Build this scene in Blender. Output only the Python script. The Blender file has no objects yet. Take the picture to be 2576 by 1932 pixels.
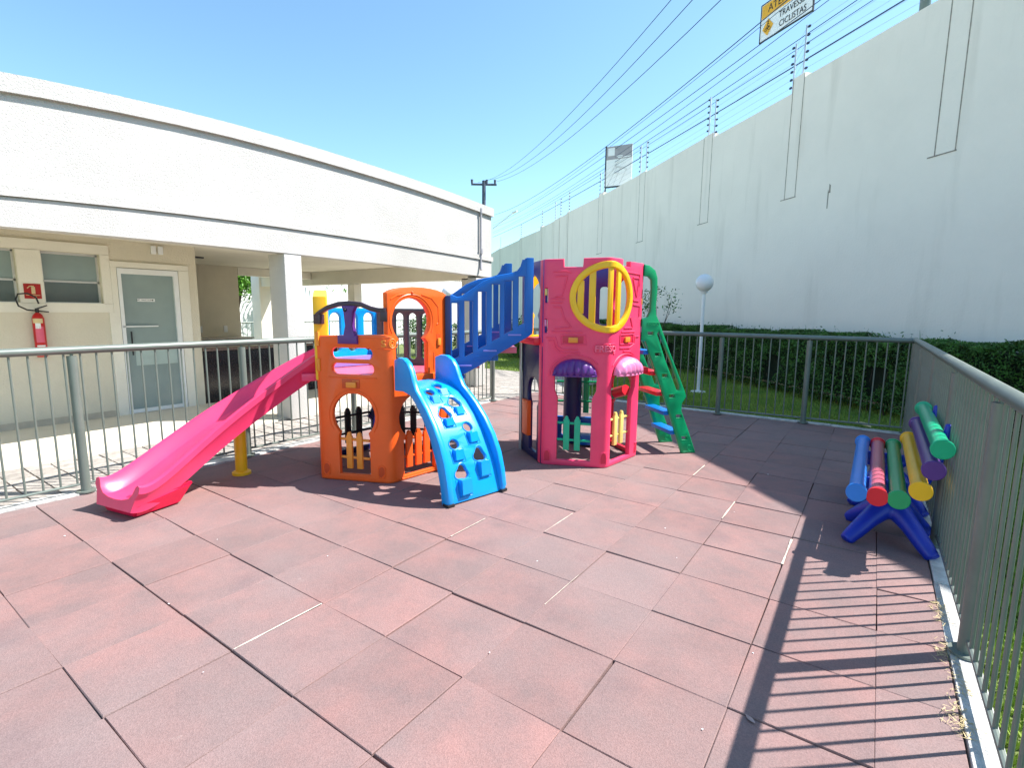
import bpy, bmesh, math, random
import numpy as np
from mathutils import Vector, Matrix
random.seed(7); rng = np.random.default_rng(7)
sc = bpy.context.scene
col = sc.collection
R = math.radians
# ------------------------------------------------------------------ camera
cam_d = bpy.data.cameras.new('camera'); cam = bpy.data.objects.new('camera', cam_d); col.objects.link(cam)
PITCH, YAW, ROLL = 0.14108677, 2.18056269, 0.00918709
cam_d.sensor_width = 36.0; cam_d.lens = 36.0*1305.59/2576.0; cam_d.clip_start = 0.05; cam_d.clip_end = 900
F = Vector((math.cos(YAW)*math.cos(PITCH), math.sin(YAW)*math.cos(PITCH), -math.sin(PITCH)))
Rt = Vector((math.sin(YAW), -math.cos(YAW), 0)); Up = Rt.cross(F)
Rr = Rt*math.cos(ROLL)+Up*math.sin(ROLL); Uu = -Rt*math.sin(ROLL)+Up*math.cos(ROLL)
M = Matrix((( Rr.x, Uu.x, -F.x, 4.36871867), (Rr.y, Uu.y, -F.y, -0.59376909), (Rr.z, Uu.z, -F.z, 1.61063998), (0,0,0,1)))
cam.matrix_world = M; sc.camera = cam
# ------------------------------------------------------------------ light
SUN = Vector((0.595, 0.52, 1.0)).normalized()
w = bpy.data.worlds.new('World'); sc.world = w; w.use_nodes = True
nt = w.node_tree; bg = nt.nodes['Background']
sky = nt.nodes.new('ShaderNodeTexSky'); sky.sky_type = 'NISHITA'; sky.sun_disc = False
sky.sun_elevation = math.asin(SUN.z); sky.sun_rotation = math.atan2(SUN.x, SUN.y)
sky.air_density = 1.0; sky.dust_density = 0.5; sky.ozone_density = 1.6; sky.altitude = 0
tint = nt.nodes.new('ShaderNodeMixRGB'); tint.blend_type = 'MULTIPLY'; tint.inputs[0].default_value = 1.0; tint.inputs[2].default_value = (0.79, 0.97, 0.95, 1)
nt.links.new(sky.outputs[0], tint.inputs[1]); nt.links.new(tint.outputs[0], bg.inputs[0]); bg.inputs[1].default_value = 0.102
sd = bpy.data.lights.new('sun', 'SUN'); sd.energy = 3.4; sd.angle = R(0.55); sd.color = (1.0, 0.96, 0.915)
so = bpy.data.objects.new('sun', sd); col.objects.link(so)
so.rotation_euler = (-SUN).to_track_quat('-Z', 'Y').to_euler(); so.location = (8, 8, 20)
sc.view_settings.view_transform = 'Standard'; sc.view_settings.look = 'None'
sc.view_settings.exposure = 1.55; sc.view_settings.gamma = 1.0; sc.view_settings.use_curve_mapping = False

# ------------------------------------------------------------------ materials
MATS = {}
def mat(name, c, rough=0.6, metal=0.0, var=0.12, scale=6.0, bump=0.0, bscale=60.0, c2=None, spec=0.5, rnd=0.0, alpha=None, trans=0.0, dirt=0.0, coord='Object'):
    if name in MATS: return MATS[name]
    m = bpy.data.materials.new(name); m.use_nodes = True; n = m.node_tree; b = n.nodes['Principled BSDF']; L = n.links.new
    tc = n.nodes.new('ShaderNodeTexCoord'); nz = n.nodes.new('ShaderNodeTexNoise'); nz.inputs['Scale'].default_value = scale
    nz.inputs['Detail'].default_value = 8; nz.inputs['Roughness'].default_value = 0.62
    vec = tc.outputs[coord]
    if rnd > 0:
        oi = n.nodes.new('ShaderNodeObjectInfo'); ad = n.nodes.new('ShaderNodeVectorMath'); ad.operation = 'ADD'
        sm = n.nodes.new('ShaderNodeVectorMath'); sm.operation = 'SCALE'; sm.inputs[0].default_value = (37, 51, 23)
        L(oi.outputs['Random'], sm.inputs['Scale']); L(vec, ad.inputs[0]); L(sm.outputs[0], ad.inputs[1]); vec = ad.outputs[0]
    L(vec, nz.inputs['Vector'])
    rp = n.nodes.new('ShaderNodeValToRGB'); rp.color_ramp.elements[0].position = 0.3; rp.color_ramp.elements[1].position = 0.7
    d = c2 if c2 else tuple(max(0, x*(1-var*1.6)) for x in c); l = c if c2 else tuple(min(1, x*(1+var)) for x in c)
    rp.color_ramp.elements[0].color = (*d, 1); rp.color_ramp.elements[1].color = (*l, 1)
    L(nz.outputs['Fac'], rp.inputs[0]); out = rp.outputs[0]
    if rnd > 0:
        hs = n.nodes.new('ShaderNodeHueSaturation'); mr = n.nodes.new('ShaderNodeMapRange')
        mr.inputs['To Min'].default_value = 1-rnd; mr.inputs['To Max'].default_value = 1+rnd
        L(oi.outputs['Random'], mr.inputs['Value']); L(mr.outputs[0], hs.inputs['Value']); L(out, hs.inputs['Color']); out = hs.outputs[0]
    if dirt > 0:
        n2 = n.nodes.new('ShaderNodeTexNoise'); n2.inputs['Scale'].default_value = scale*0.35; n2.inputs['Detail'].default_value = 10; L(vec, n2.inputs['Vector'])
        r2 = n.nodes.new('ShaderNodeValToRGB'); r2.color_ramp.elements[0].position = 0.52; r2.color_ramp.elements[1].position = 0.75
        r2.color_ramp.elements[0].color = (0, 0, 0, 1); r2.color_ramp.elements[1].color = (dirt, dirt, dirt, 1)
        L(n2.outputs['Fac'], r2.inputs[0]); mx = n.nodes.new('ShaderNodeMixRGB'); L(r2.outputs[0], mx.inputs[0]); L(out, mx.inputs[1])
        mx.inputs[2].default_value = (c[0]*0.55+0.03, c[1]*0.55+0.028, c[2]*0.5+0.02, 1); out = mx.outputs[0]
    L(out, b.inputs['Base Color']); b.inputs['Roughness'].default_value = rough; b.inputs['Metallic'].default_value = metal
    b.inputs['Specular IOR Level'].default_value = spec
    if trans: b.inputs['Transmission Weight'].default_value = trans
    if bump > 0:
        nb = n.nodes.new('ShaderNodeTexNoise'); nb.inputs['Scale'].default_value = bscale; nb.inputs['Detail'].default_value = 6; L(vec, nb.inputs['Vector'])
        bp = n.nodes.new('ShaderNodeBump'); bp.inputs['Strength'].default_value = bump; bp.inputs['Distance'].default_value = 0.02
        L(nb.outputs['Fac'], bp.inputs['Height']); L(bp.outputs[0], b.inputs['Normal'])
    MATS[name] = m; return m
def plastic(name, c, rough=0.36): return mat(name, c, rough=rough, var=0.07, scale=2.5, bump=0.05, bscale=220, dirt=0.10)
PINK = plastic('pink_plastic', (0.90, 0.05, 0.145)); ORANGE = plastic('orange_plastic', (0.90, 0.115, 0.012))
MAGENTA = plastic('magenta_plastic', (0.86, 0.05, 0.155), 0.3)
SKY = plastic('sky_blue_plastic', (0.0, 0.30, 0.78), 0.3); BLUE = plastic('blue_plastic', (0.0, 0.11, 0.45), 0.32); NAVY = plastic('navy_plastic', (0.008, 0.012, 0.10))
BENCHB = plastic('bench_blue_plastic', (0.006, 0.03, 0.42), 0.34)
GREEN = plastic('green_plastic', (0.0, 0.36, 0.13)); YELLOW = plastic('yellow_plastic', (0.93, 0.50, 0.01)); PURPLE = plastic('purple_plastic', (0.11, 0.025, 0.20))
PLATE = plastic('amber_plastic', (0.88, 0.28, 0.03)); CREAM = plastic('cream_plastic', (0.80, 0.60, 0.18)); BROWNP = plastic('brown_plastic', (0.06, 0.028, 0.04)); RED = plastic('red_plastic', (0.72, 0.01, 0.03))
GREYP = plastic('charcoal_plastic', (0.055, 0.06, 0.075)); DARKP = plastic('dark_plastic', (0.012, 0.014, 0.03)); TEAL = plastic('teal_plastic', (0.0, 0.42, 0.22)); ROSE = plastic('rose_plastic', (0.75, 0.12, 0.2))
LILAC = plastic('lilac_plastic', (0.25, 0.22, 0.62)); BPURP = plastic('blue_purple_plastic', (0.045, 0.035, 0.25)); MAUVE = plastic('mauve_plastic', (0.75, 0.22, 0.42))
METAL = mat('painted_metal', (0.17, 0.20, 0.175), rough=0.38, metal=0.15, var=0.12, scale=3, dirt=0.2)
CHROME = mat('bare_metal', (0.55, 0.57, 0.6), rough=0.35, metal=0.9, var=0.1)
WALLW = mat('white_render', (0.545, 0.525, 0.495), rough=0.9, var=0.05, scale=1.6, bump=0.5, bscale=65, dirt=0.22)
WALLB = mat('beige_paint', (0.70, 0.64, 0.52), rough=0.9, var=0.05, scale=1.5, bump=0.35, bscale=45, dirt=0.1)
BAND = mat('cream_paint', (0.82, 0.78, 0.69), rough=0.85, var=0.03, scale=2, bump=0.2, bscale=60, dirt=0.05)
SOFFIT = mat('soffit_paint', (0.72, 0.68, 0.58), rough=0.9, var=0.05, scale=1, bump=0.1, dirt=0.15)
TILEF = mat('slab_tile', (0.72, 0.66, 0.54), rough=0.45, var=0.05, scale=2)
CONC = mat('kerb_concrete', (0.56, 0.55, 0.52), rough=0.95, var=0.22, scale=9, bump=0.5, bscale=90, dirt=0.5, rnd=0.1)
PAVE = mat('paver_concrete', (0.40, 0.36, 0.32), rough=0.95, var=0.2, scale=14, bump=0.5, bscale=120, rnd=0.12)
SAND = mat('sand_soil', (0.20, 0.16, 0.12), rough=1, var=0.25, scale=20)
UNDER = mat('under_tile', (0.11, 0.08, 0.07), rough=1, var=0.3, scale=20)
GLASSF = mat('frosted_glass', (0.27, 0.34, 0.335), rough=0.22, var=0.08, scale=1.2, spec=0.8)
GLASSD = mat('dark_frosted_glass', (0.115, 0.145, 0.14), rough=0.25, var=0.1, scale=2, spec=0.8)
WHITEP = mat('white_paint', (0.82, 0.83, 0.84), rough=0.35, var=0.03)
BLACK = mat('black_matter', (0.015, 0.015, 0.018), rough=0.5, var=0.2)
GRANITE = mat('dark_granite', (0.018, 0.014, 0.02), rough=0.25, var=0.5, scale=60)
REDP = mat('extinguisher_red', (0.55, 0.01, 0.012), rough=0.3, var=0.05)
SIGNR = mat('sign_red', (0.42, 0.012, 0.01), rough=0.5, var=0.04); SIGNY = mat('sign_yellow', (0.85, 0.42, 0.02), rough=0.5, var=0.04)
SIGNG = mat('sign_grey', (0.36, 0.34, 0.37), rough=0.6, var=0.05); SIGNC = mat('sign_cream', (0.72, 0.55, 0.3), rough=0.5, var=0.04)
WOODP = mat('pole_concrete', (0.10, 0.11, 0.16), rough=0.9, var=0.1); CABLE = mat('cable_black', (0.02, 0.045, 0.11), rough=0.6, var=0.05)
LEAF = mat('hedge_leaf', (0.08, 0.19, 0.035), rough=0.55, var=0.6, scale=5, spec=0.3)
LEAFB = mat('bright_leaf', (0.10, 0.26, 0.02), rough=0.5, var=0.4, scale=5, spec=0.3)
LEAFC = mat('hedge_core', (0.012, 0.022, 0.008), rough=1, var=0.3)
GRASS = mat('grass_blade', (0.34, 0.44, 0.075), rough=0.6, c2=(0.17, 0.29, 0.045), scale=1.2, spec=0.2)
LAWN = mat('lawn_soil', (0.16, 0.21, 0.05), rough=1, c2=(0.10, 0.12, 0.045), scale=7)
BARK = mat('bark', (0.10, 0.075, 0.055), rough=1, var=0.3, scale=20, bump=0.5)
DRY = mat('dry_leaf', (0.62, 0.50, 0.26), rough=0.9, var=0.3, scale=60)
GLOBE = mat('opal_globe', (0.8, 0.8, 0.82), rough=0.25, var=0.01)
# perimeter wall: off-white paint with rain streaks
def wallmat():
    m = mat('perimeter_paint', (0.93, 0.835, 0.74), rough=0.92, var=0.035, scale=0.5, bump=0.25, bscale=30, dirt=0.05)
    n = m.node_tree; b = n.nodes['Principled BSDF']; L = n.links.new
    src = b.inputs['Base Color'].links[0].from_socket
    tc = n.nodes.new('ShaderNodeTexCoord'); mp = n.nodes.new('ShaderNodeMapping'); mp.inputs['Scale'].default_value = (1.3, 1.3, 0.16); L(tc.outputs['Object'], mp.inputs[0])
    nz = n.nodes.new('ShaderNodeTexNoise'); nz.inputs['Scale'].default_value = 2.2; nz.inputs['Detail'].default_value = 9; L(mp.outputs[0], nz.inputs['Vector'])
    rp = n.nodes.new('ShaderNodeValToRGB'); rp.color_ramp.elements[0].position = 0.55; rp.color_ramp.elements[1].position = 0.8
    rp.color_ramp.elements[0].color = (0, 0, 0, 1); rp.color_ramp.elements[1].color = (0.6, 0.6, 0.6, 1); L(nz.outputs['Fac'], rp.inputs[0])
    mx = n.nodes.new('ShaderNodeMixRGB'); L(rp.outputs[0], mx.inputs[0]); L(src, mx.inputs[1]); mx.inputs[2].default_value = (0.70, 0.62, 0.53, 1); L(mx.outputs[0], b.inputs['Base Color'])
    return m
PWALL = wallmat()
# rubber tile: reddish granules, grey worn patches
def tilemat():
    m = bpy.data.materials.new('rubber_tile'); m.use_nodes = True; n = m.node_tree; b = n.nodes['Principled BSDF']; L = n.links.new
    tc = n.nodes.new('ShaderNodeTexCoord'); oi = n.nodes.new('ShaderNodeObjectInfo')
    sm = n.nodes.new('ShaderNodeVectorMath'); sm.operation = 'SCALE'; sm.inputs[0].default_value = (61, 43, 29); L(oi.outputs['Random'], sm.inputs['Scale'])
    ad = n.nodes.new('ShaderNodeVectorMath'); ad.operation = 'ADD'; L(tc.outputs['Object'], ad.inputs[0]); L(sm.outputs[0], ad.inputs[1])
    geo = n.nodes.new('ShaderNodeNewGeometry')
    def noise(s, v, det=6, ro=0.6):
        z = n.nodes.new('ShaderNodeTexNoise'); z.inputs['Scale'].default_value = s; z.inputs['Detail'].default_value = det; z.inputs['Roughness'].default_value = ro; L(v, z.inputs['Vector']); return z.outputs['Fac']
    def ramp(f, a, bq, ca, cb):
        r = n.nodes.new('ShaderNodeValToRGB'); r.color_ramp.elements[0].position = a; r.color_ramp.elements[1].position = bq
        r.color_ramp.elements[0].color = (*ca, 1); r.color_ramp.elements[1].color = (*cb, 1); L(f, r.inputs[0]); return r.outputs[0]
    def mix(f, a, bq, t='MIX'):
        x = n.nodes.new('ShaderNodeMixRGB'); x.blend_type = t
        if isinstance(f, float): x.inputs[0].default_value = f
        else: L(f, x.inputs[0])
        for i, q in ((1, a), (2, bq)):
            if isinstance(q, tuple): x.inputs[i].default_value = (*q, 1)
            else: L(q, x.inputs[i])
        return x.outputs[0]
    big = noise(2.6, ad.outputs[0], 8, 0.65); wide = noise(0.7, geo.outputs['Position'], 4); fine = noise(260, ad.outputs[0], 2)
    gran = n.nodes.new('ShaderNodeTexVoronoi'); gran.inputs['Scale'].default_value = 230; L(ad.outputs[0], gran.inputs['Vector'])
    base = ramp(big, 0.36, 0.66, (0.212, 0.145, 0.138), (0.302, 0.168, 0.153))
    base = mix(ramp(wide, 0.42, 0.62, (0, 0, 0), (0.65, 0.65, 0.65)), base, (0.24, 0.18, 0.173))
    base = mix(ramp(noise(1.6, geo.outputs['Position'], 5), 0.56, 0.72, (0, 0, 0), (0.5, 0.5, 0.5)), base, (0.165, 0.115, 0.118))
    g = ramp(gran.outputs['Color'], 0.2, 0.8, (0.86, 0.86, 0.86), (1.12, 1.12, 1.12)); base = mix(0.8, base, g, 'MULTIPLY')
    scuff = ramp(noise(5.0, ad.outputs[0], 12, 0.75), 0.66, 0.74, (0, 0, 0), (0.35, 0.35, 0.35)); base = mix(scuff, base, (0.44, 0.36, 0.33))
    hs = n.nodes.new('ShaderNodeHueSaturation'); mr = n.nodes.new('ShaderNodeMapRange'); mr.inputs['To Min'].default_value = 0.95; mr.inputs['To Max'].default_value = 1.05
    L(oi.outputs['Random'], mr.inputs['Value']); L(mr.outputs[0], hs.inputs['Value']); L(base, hs.inputs['Color'])
    L(hs.outputs[0], b.inputs['Base Color']); b.inputs['Roughness'].default_value = 0.88; b.inputs['Specular IOR Level'].default_value = 0.25
    bp = n.nodes.new('ShaderNodeBump'); bp.inputs['Strength'].default_value = 0.35; bp.inputs['Distance'].default_value = 0.003; L(gran.outputs['Distance'], bp.inputs['Height'])
    L(bp.outputs[0], b.inputs['Normal']); return m
TILE = tilemat()

# ------------------------------------------------------------------ mesh helpers
def smooth(me, ang=35):
    me.polygons.foreach_set('use_smooth', [True]*len(me.polygons)); me.set_sharp_from_angle(angle=R(ang))
def link(name, me, m=None, parent=None, loc=None):
    o = bpy.data.objects.new(name, me); col.objects.link(o)
    if m is not None and me is not None and not me.materials: me.materials.append(m)
    if parent is not None: o.parent = parent
    if loc is not None: o.location = loc
    return o
def tag(o, label=None, cat=None, group=None, kind=None):
    if label: o['label'] = label
    if cat: o['category'] = cat
    if group: o['group'] = group
    if kind: o['kind'] = kind
    return o
def thing(name, label, cat, loc=(0, 0, 0), group=None, kind=None):
    o = bpy.data.objects.new(name, None); col.objects.link(o); o.location = loc; o.empty_display_size = 0.2
    return tag(o, label, cat, group, kind)
class MB:
    "collects shapes, in world coordinates"
    def __init__(s): s.bm = bmesh.new()
    def box(s, x0, x1, y0, y1, z0, z1, bev=0.0, f=None):
        vs = [s.bm.verts.new(f(x, y, z) if f else (x, y, z)) for x in (x0, x1) for y in (y0, y1) for z in (z0, z1)]
        q = [(0,1,3,2),(4,6,7,5),(0,4,5,1),(2,3,7,6),(0,2,6,4),(1,5,7,3)]
        fs = [s.bm.faces.new([vs[i] for i in a]) for a in q]
        if bev > 0:
            es = list({e for fc in fs for e in fc.edges}); bmesh.ops.bevel(s.bm, geom=es, offset=bev, segments=2, affect='EDGES', profile=0.6)
        return s
    def tube(s, pts, r, n=10, caps=True):
        pts = [Vector(p) for p in pts]; rings = []; rs = r if isinstance(r, (list, tuple)) else [r]*len(pts)
        up = Vector((0, 0, 1)); prev = None
        for i, p in enumerate(pts):
            t = (pts[min(i+1, len(pts)-1)]-pts[max(i-1, 0)]).normalized()
            a = prev if prev is not None else (Vector((1, 0, 0)) if abs(t.z) > 0.9 else up)
            u = (a - t*a.dot(t))
            if u.length < 1e-5: u = t.orthogonal()
            u.normalize(); v = t.cross(u); prev = u
            rings.append([s.bm.verts.new(p+(u*math.cos(2*math.pi*k/n)+v*math.sin(2*math.pi*k/n))*rs[i]) for k in range(n)])
        for a, b in zip(rings, rings[1:]):
            for k in range(n): s.bm.faces.new((a[k], a[(k+1) % n], b[(k+1) % n], b[k]))
        if caps: s.bm.faces.new(rings[0][::-1]); s.bm.faces.new(rings[-1])
        return s
    def poly(s, vs): s.bm.faces.new([s.bm.verts.new(v) for v in vs]); return s
    def sphere(s, c, r, u=20, v=12, sz=1.0):
        bmesh.ops.create_uvsphere(s.bm, u_segments=u, v_segments=v, radius=r, matrix=Matrix.Translation(c) @ Matrix.Diagonal((1, 1, sz, 1))); return s
    def mesh(s, name, sm=35):
        bmesh.ops.recalc_face_normals(s.bm, faces=s.bm.faces[:]); me = bpy.data.meshes.new(name); s.bm.to_mesh(me); s.bm.free()
        if sm: smooth(me, sm)
        return me
    def build(s, name, m, parent=None, loc=None, sm=35):
        me = s.mesh(name, sm)
        if loc is not None: me.transform(Matrix.Translation(-Vector(loc)))
        return link(name, me, m, parent, None if parent is not None else loc)
def boxo(name, m, parent, x0, x1, y0, y1, z0, z1, bev=0.0): return MB().box(x0, x1, y0, y1, z0, z1, bev).build(name, m, parent)
# 2D outline (with holes) -> thick bevelled plate, optionally bent by a mapping
def plate_mesh(splines, thick, bev=0.01, cuts_x=(), cuts_y=()):
    cu = bpy.data.curves.new('outline', 'CURVE'); cu.dimensions = '2D'; cu.fill_mode = 'BOTH'
    for pts in splines:
        sp = cu.splines.new('POLY'); sp.points.add(len(pts)-1)
        for p, q in zip(sp.points, pts): p.co = (q[0], q[1], 0, 1)
        sp.use_cyclic_u = True
    cu.extrude = max(thick/2-bev, 0.0005); cu.bevel_depth = bev; cu.bevel_resolution = 1; cu.offset = -bev
    o = bpy.data.objects.new('outline', cu); col.objects.link(o)
    dg = bpy.context.evaluated_depsgraph_get(); me = bpy.data.meshes.new_from_object(o.evaluated_get(dg))
    bpy.data.objects.remove(o); bpy.data.curves.remove(cu)
    bm = bmesh.new(); bm.from_mesh(me)
    bmesh.ops.remove_doubles(bm, verts=bm.verts[:], dist=1e-5)
    for c in cuts_x: bmesh.ops.bisect_plane(bm, geom=bm.verts[:]+bm.edges[:]+bm.faces[:], plane_co=(c, 0, 0), plane_no=(1, 0, 0))
    for c in cuts_y: bmesh.ops.bisect_plane(bm, geom=bm.verts[:]+bm.edges[:]+bm.faces[:], plane_co=(0, c, 0), plane_no=(0, 1, 0))
    bm.to_mesh(me); bm.free(); me.materials.clear(); return me
def mapped(me, fn):
    n = len(me.vertices); co = np.empty(n*3); me.vertices.foreach_get('co', co); co = co.reshape(-1, 3)
    out = np.array([fn(*c) for c in co]); me.vertices.foreach_set('co', out.ravel()); me.update(); return me
def plate(name, splines, thick, fn, m, parent, bev=0.01, cuts_x=(), cuts_y=()):
    me = plate_mesh(splines, thick, bev, cuts_x, cuts_y); mapped(me, fn)
    bm = bmesh.new(); bm.from_mesh(me); bmesh.ops.recalc_face_normals(bm, faces=bm.faces[:]); bm.to_mesh(me); bm.free()
    smooth(me, 32); me.name = name; return link(name, me, m, parent)
def text_mesh(txt, size, extr=0.003, bev=0.0, align='CENTER'):
    cu = bpy.data.curves.new('text', 'FONT'); cu.body = txt; cu.size = size; cu.extrude = extr; cu.bevel_depth = bev; cu.align_x = align; cu.align_y = 'CENTER'; cu.resolution_u = 3
    o = bpy.data.objects.new('text', cu); col.objects.link(o); dg = bpy.context.evaluated_depsgraph_get()
    me = bpy.data.meshes.new_from_object(o.evaluated_get(dg)); bpy.data.objects.remove(o); me.materials.clear(); return me
def text(name, txt, size, fn, m, parent, extr=0.003, bev=0.0, sx=1.0):
    me = text_mesh(txt, size, extr, bev); mapped(me, lambda x, y, z: fn(x*sx, y, z)); return link(name, me, m, parent)
# outlines
def arc(cx, cy, rx, ry, a0, a1, n): return [(cx+rx*math.cos(R(a0+(a1-a0)*i/n)), cy+ry*math.sin(R(a0+(a1-a0)*i/n))) for i in range(n+1)]
def rrect(x0, x1, y0, y1, r, n=4):
    r = min(r, (x1-x0)/2-1e-4, (y1-y0)/2-1e-4)
    return arc(x1-r, y0+r, r, r, -90, 0, n)+arc(x1-r, y1-r, r, r, 0, 90, n)+arc(x0+r, y1-r, r, r, 90, 180, n)+arc(x0+r, y0+r, r, r, 180, 270, n)
def ell(cx, cy, rx, ry, n=36): return arc(cx, cy, rx, ry, 0, 360*(n-1)/n, n-1)
def keyhole(cx, y0, half, yc, rx, ry):
    "straight jambs from y0, flowing into a round head"
    a = math.degrees(math.asin(min(0.98, 0.72)))
    pts = [(cx+half, y0), (cx+half, yc-ry*0.95)]
    head = arc(cx, yc, rx, ry, -48, 228, 22)
    return pts+head+[(cx-half, yc-ry*0.95), (cx-half, y0)]
def path_map(pts, bend=0.06, inward=0.0):
    "unrolled s along a polyline with rounded corners -> world; w points outward (right of travel)"
    P = [Vector((p[0], p[1])) for p in pts]; seg = [(b-a) for a, b in zip(P, P[1:])]; Ls = [v.length for v in seg]; cum = [0]
    for l in Ls: cum.append(cum[-1]+l)
    th = [math.atan2(v.y, v.x) for v in seg]
    for i in range(1, len(th)):
        while th[i]-th[i-1] > math.pi: th[i] -= 2*math.pi
        while th[i]-th[i-1] < -math.pi: th[i] += 2*math.pi
    def fn(s, z, w=0.0):
        i = 0
        while i < len(seg)-1 and s > cum[i+1]: i += 1
        d = seg[i]/Ls[i]; p = P[i]+d*(s-cum[i]); t = th[i]
        for k in range(1, len(seg)):
            u = s-cum[k]
            if abs(u) < bend:
                a, b = P[k]-seg[k-1]/Ls[k-1]*bend, P[k]+seg[k]/Ls[k]*bend; f = (u+bend)/(2*bend)
                p = a*(1-f)**2+P[k]*2*f*(1-f)+b*f*f; t = th[k-1]*(1-f)+th[k]*f
        n = Vector((math.sin(t), -math.cos(t)))
        return (p.x+n.x*w, p.y+n.y*w, z)
    fn.cum = cum; return fn
def bend_cuts(cum, bend=0.06, n=5):
    return [c-bend+2*bend*i/n for c in cum[1:-1] for i in range(n+1)]

# ================================================================== SETTING: ground
WZ = -0.035
g = MB(); g.box(-60, 60, -30, 90, -0.30, -0.12); link('ground', g.mesh('ground'), LAWN)['kind'] = 'structure'
def sheet(name, m, x0, x1, y0, y1, z, kind='structure', nx=1):
    o = MB().poly([(x0, y0, z), (x1, y0, z), (x1, y1, z), (x0, y1, z)]).build(name, m); o['kind'] = kind; return o
X0, X1, Y0, Y1 = -1.12, 4.78, -1.5, 8.02
# rubber playground floor made of single tiles
fl = MB().box(X0-.02, X1+.02, Y0, Y1, -0.11, WZ).build('playground_floor', UNDER); fl['kind'] = 'structure'
tile_meshes = {}
def tile_mesh(wx, wy, v):
    k = (round(wx, 3), round(wy, 3), v)
    if k in tile_meshes: return tile_meshes[k]
    bm = bmesh.new(); c = 0.003; rr = random.Random(v*13+int(wx*100))
    def ring(ins, z, j=0.0015):
        return [bm.verts.new((sx*(wx/2-ins)+rr.uniform(-j, j), sy*(wy/2-ins)+rr.uniform(-j, j), z)) for sx, sy in ((-1,-1),(1,-1),(1,1),(-1,1))]
    a = ring(0, WZ+0.001); b = ring(0, -c); t = ring(c, 0.0, 0.0005)
    for q, p in ((a, b), (b, t)):
        for i in range(4): bm.faces.new((q[i], q[(i+1) % 4], p[(i+1) % 4], p[i]))
    bm.faces.new(t); me = bpy.data.meshes.new('tile'); bm.to_mesh(me); bm.free(); me.materials.append(TILE); tile_meshes[k] = me; return me
xs = [X0]+[-1.0+0.5*i for i in range(12)]+[X1]; ys = [-1.0+0.5*j for j in range(0, 19)]; ys[-1] = Y1
PX0 = 0.5
lift = {(7, 9): 3, (8, 8): 3}
for a in range(len(xs)-1):
    for b in range(len(ys)-1):
        x0, x1, y0, y1 = xs[a], xs[a+1], ys[b], ys[b+1]
        g1, g2 = random.choice((0.0015, 0.003, 0.004, 0.0055)), random.choice((0.0008, 0.0015, 0.003))
        if random.random() < 0.05: g1 = 0.009
        if random.random() < 0.06: g2 = 0.007
        me = tile_mesh(x1-x0-g2, y1-y0-g1, random.randrange(5))
        o = link('tile', me, None, fl, ((x0+x1)/2+random.uniform(-.0025, .0025), (y0+y1)/2+random.uniform(-.003, .003), random.uniform(-.004, .003)))
        o.rotation_euler = (R(random.gauss(0, .30)), R(random.gauss(0, .30)), R(random.gauss(0, .16)))
# pale strips in a sandy tone, painting in sunlight caught by tile joints
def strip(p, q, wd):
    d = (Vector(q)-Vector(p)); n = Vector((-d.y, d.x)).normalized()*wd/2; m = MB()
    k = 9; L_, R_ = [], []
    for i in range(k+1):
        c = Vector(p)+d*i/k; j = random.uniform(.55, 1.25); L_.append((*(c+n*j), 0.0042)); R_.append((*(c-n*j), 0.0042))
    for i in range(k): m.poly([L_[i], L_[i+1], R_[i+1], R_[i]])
    m.build('lit_joint_strip', mat('joint_sunlight', (.66, .58, .47), rough=1, var=.25, scale=60), fl)
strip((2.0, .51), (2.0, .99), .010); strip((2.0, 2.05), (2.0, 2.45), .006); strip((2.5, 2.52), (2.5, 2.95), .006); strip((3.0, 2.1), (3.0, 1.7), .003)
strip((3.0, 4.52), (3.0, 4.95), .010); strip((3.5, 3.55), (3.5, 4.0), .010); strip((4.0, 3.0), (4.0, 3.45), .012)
def scuff(x, y, l, wd, a, curve=0.0):
    b = MB(); k = 8; P_ = [Vector((x+math.cos(a+curve*i/k)*l*i/k, y+math.sin(a+curve*i/k)*l*i/k)) for i in range(k+1)]
    for i in range(k):
        d = (P_[i+1]-P_[i]).normalized(); n = Vector((-d.y, d.x)); w0, w1 = wd*math.sin(math.pi*(i+.15)/(k+.3)), wd*math.sin(math.pi*(i+1.1)/(k+.3))
        b.poly([(*(P_[i]+n*w0), .0046), (*(P_[i+1]+n*w1), .0046), (*(P_[i+1]-n*w1), .0046), (*(P_[i]-n*w0), .0046)])
    b.build('scuff_mark', mat('scuff_pale', (.42, .29, .27), rough=1, var=.15, scale=40), fl)
scuff(4.07, 1.50, .05, .010, -.6)
# kerbs
kb = thing('kerb', None, None); kb['kind'] = 'structure'
def kerb_run(x0, x1, y0, y1, z):
    horiz = (x1-x0) > (y1-y0); L_ = max(x1-x0, y1-y0); n = max(1, round(L_/0.8)); 
    for i in range(n):
        a, b = i/n, (i+1)/n; j = random.uniform(-.003, .003)
        if horiz: MB().box(x0+(x1-x0)*a+.002, x0+(x1-x0)*b-.002, y0+j, y1+j, -.12, z+j, .006).build('kerb_stone', CONC, kb)
        else: MB().box(x0+j, x1+j, y0+(y1-y0)*a+.002, y0+(y1-y0)*b-.002, -.12, z+j, .006).build('kerb_stone', CONC, kb)
kerb_run(-1.275, -1.125, -1.6, 6.76, .012); kerb_run(4.785, 4.895, -1.6, 8.18, .006); kerb_run(-1.10, 4.78, 8.03, 8.17, .010)
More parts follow.
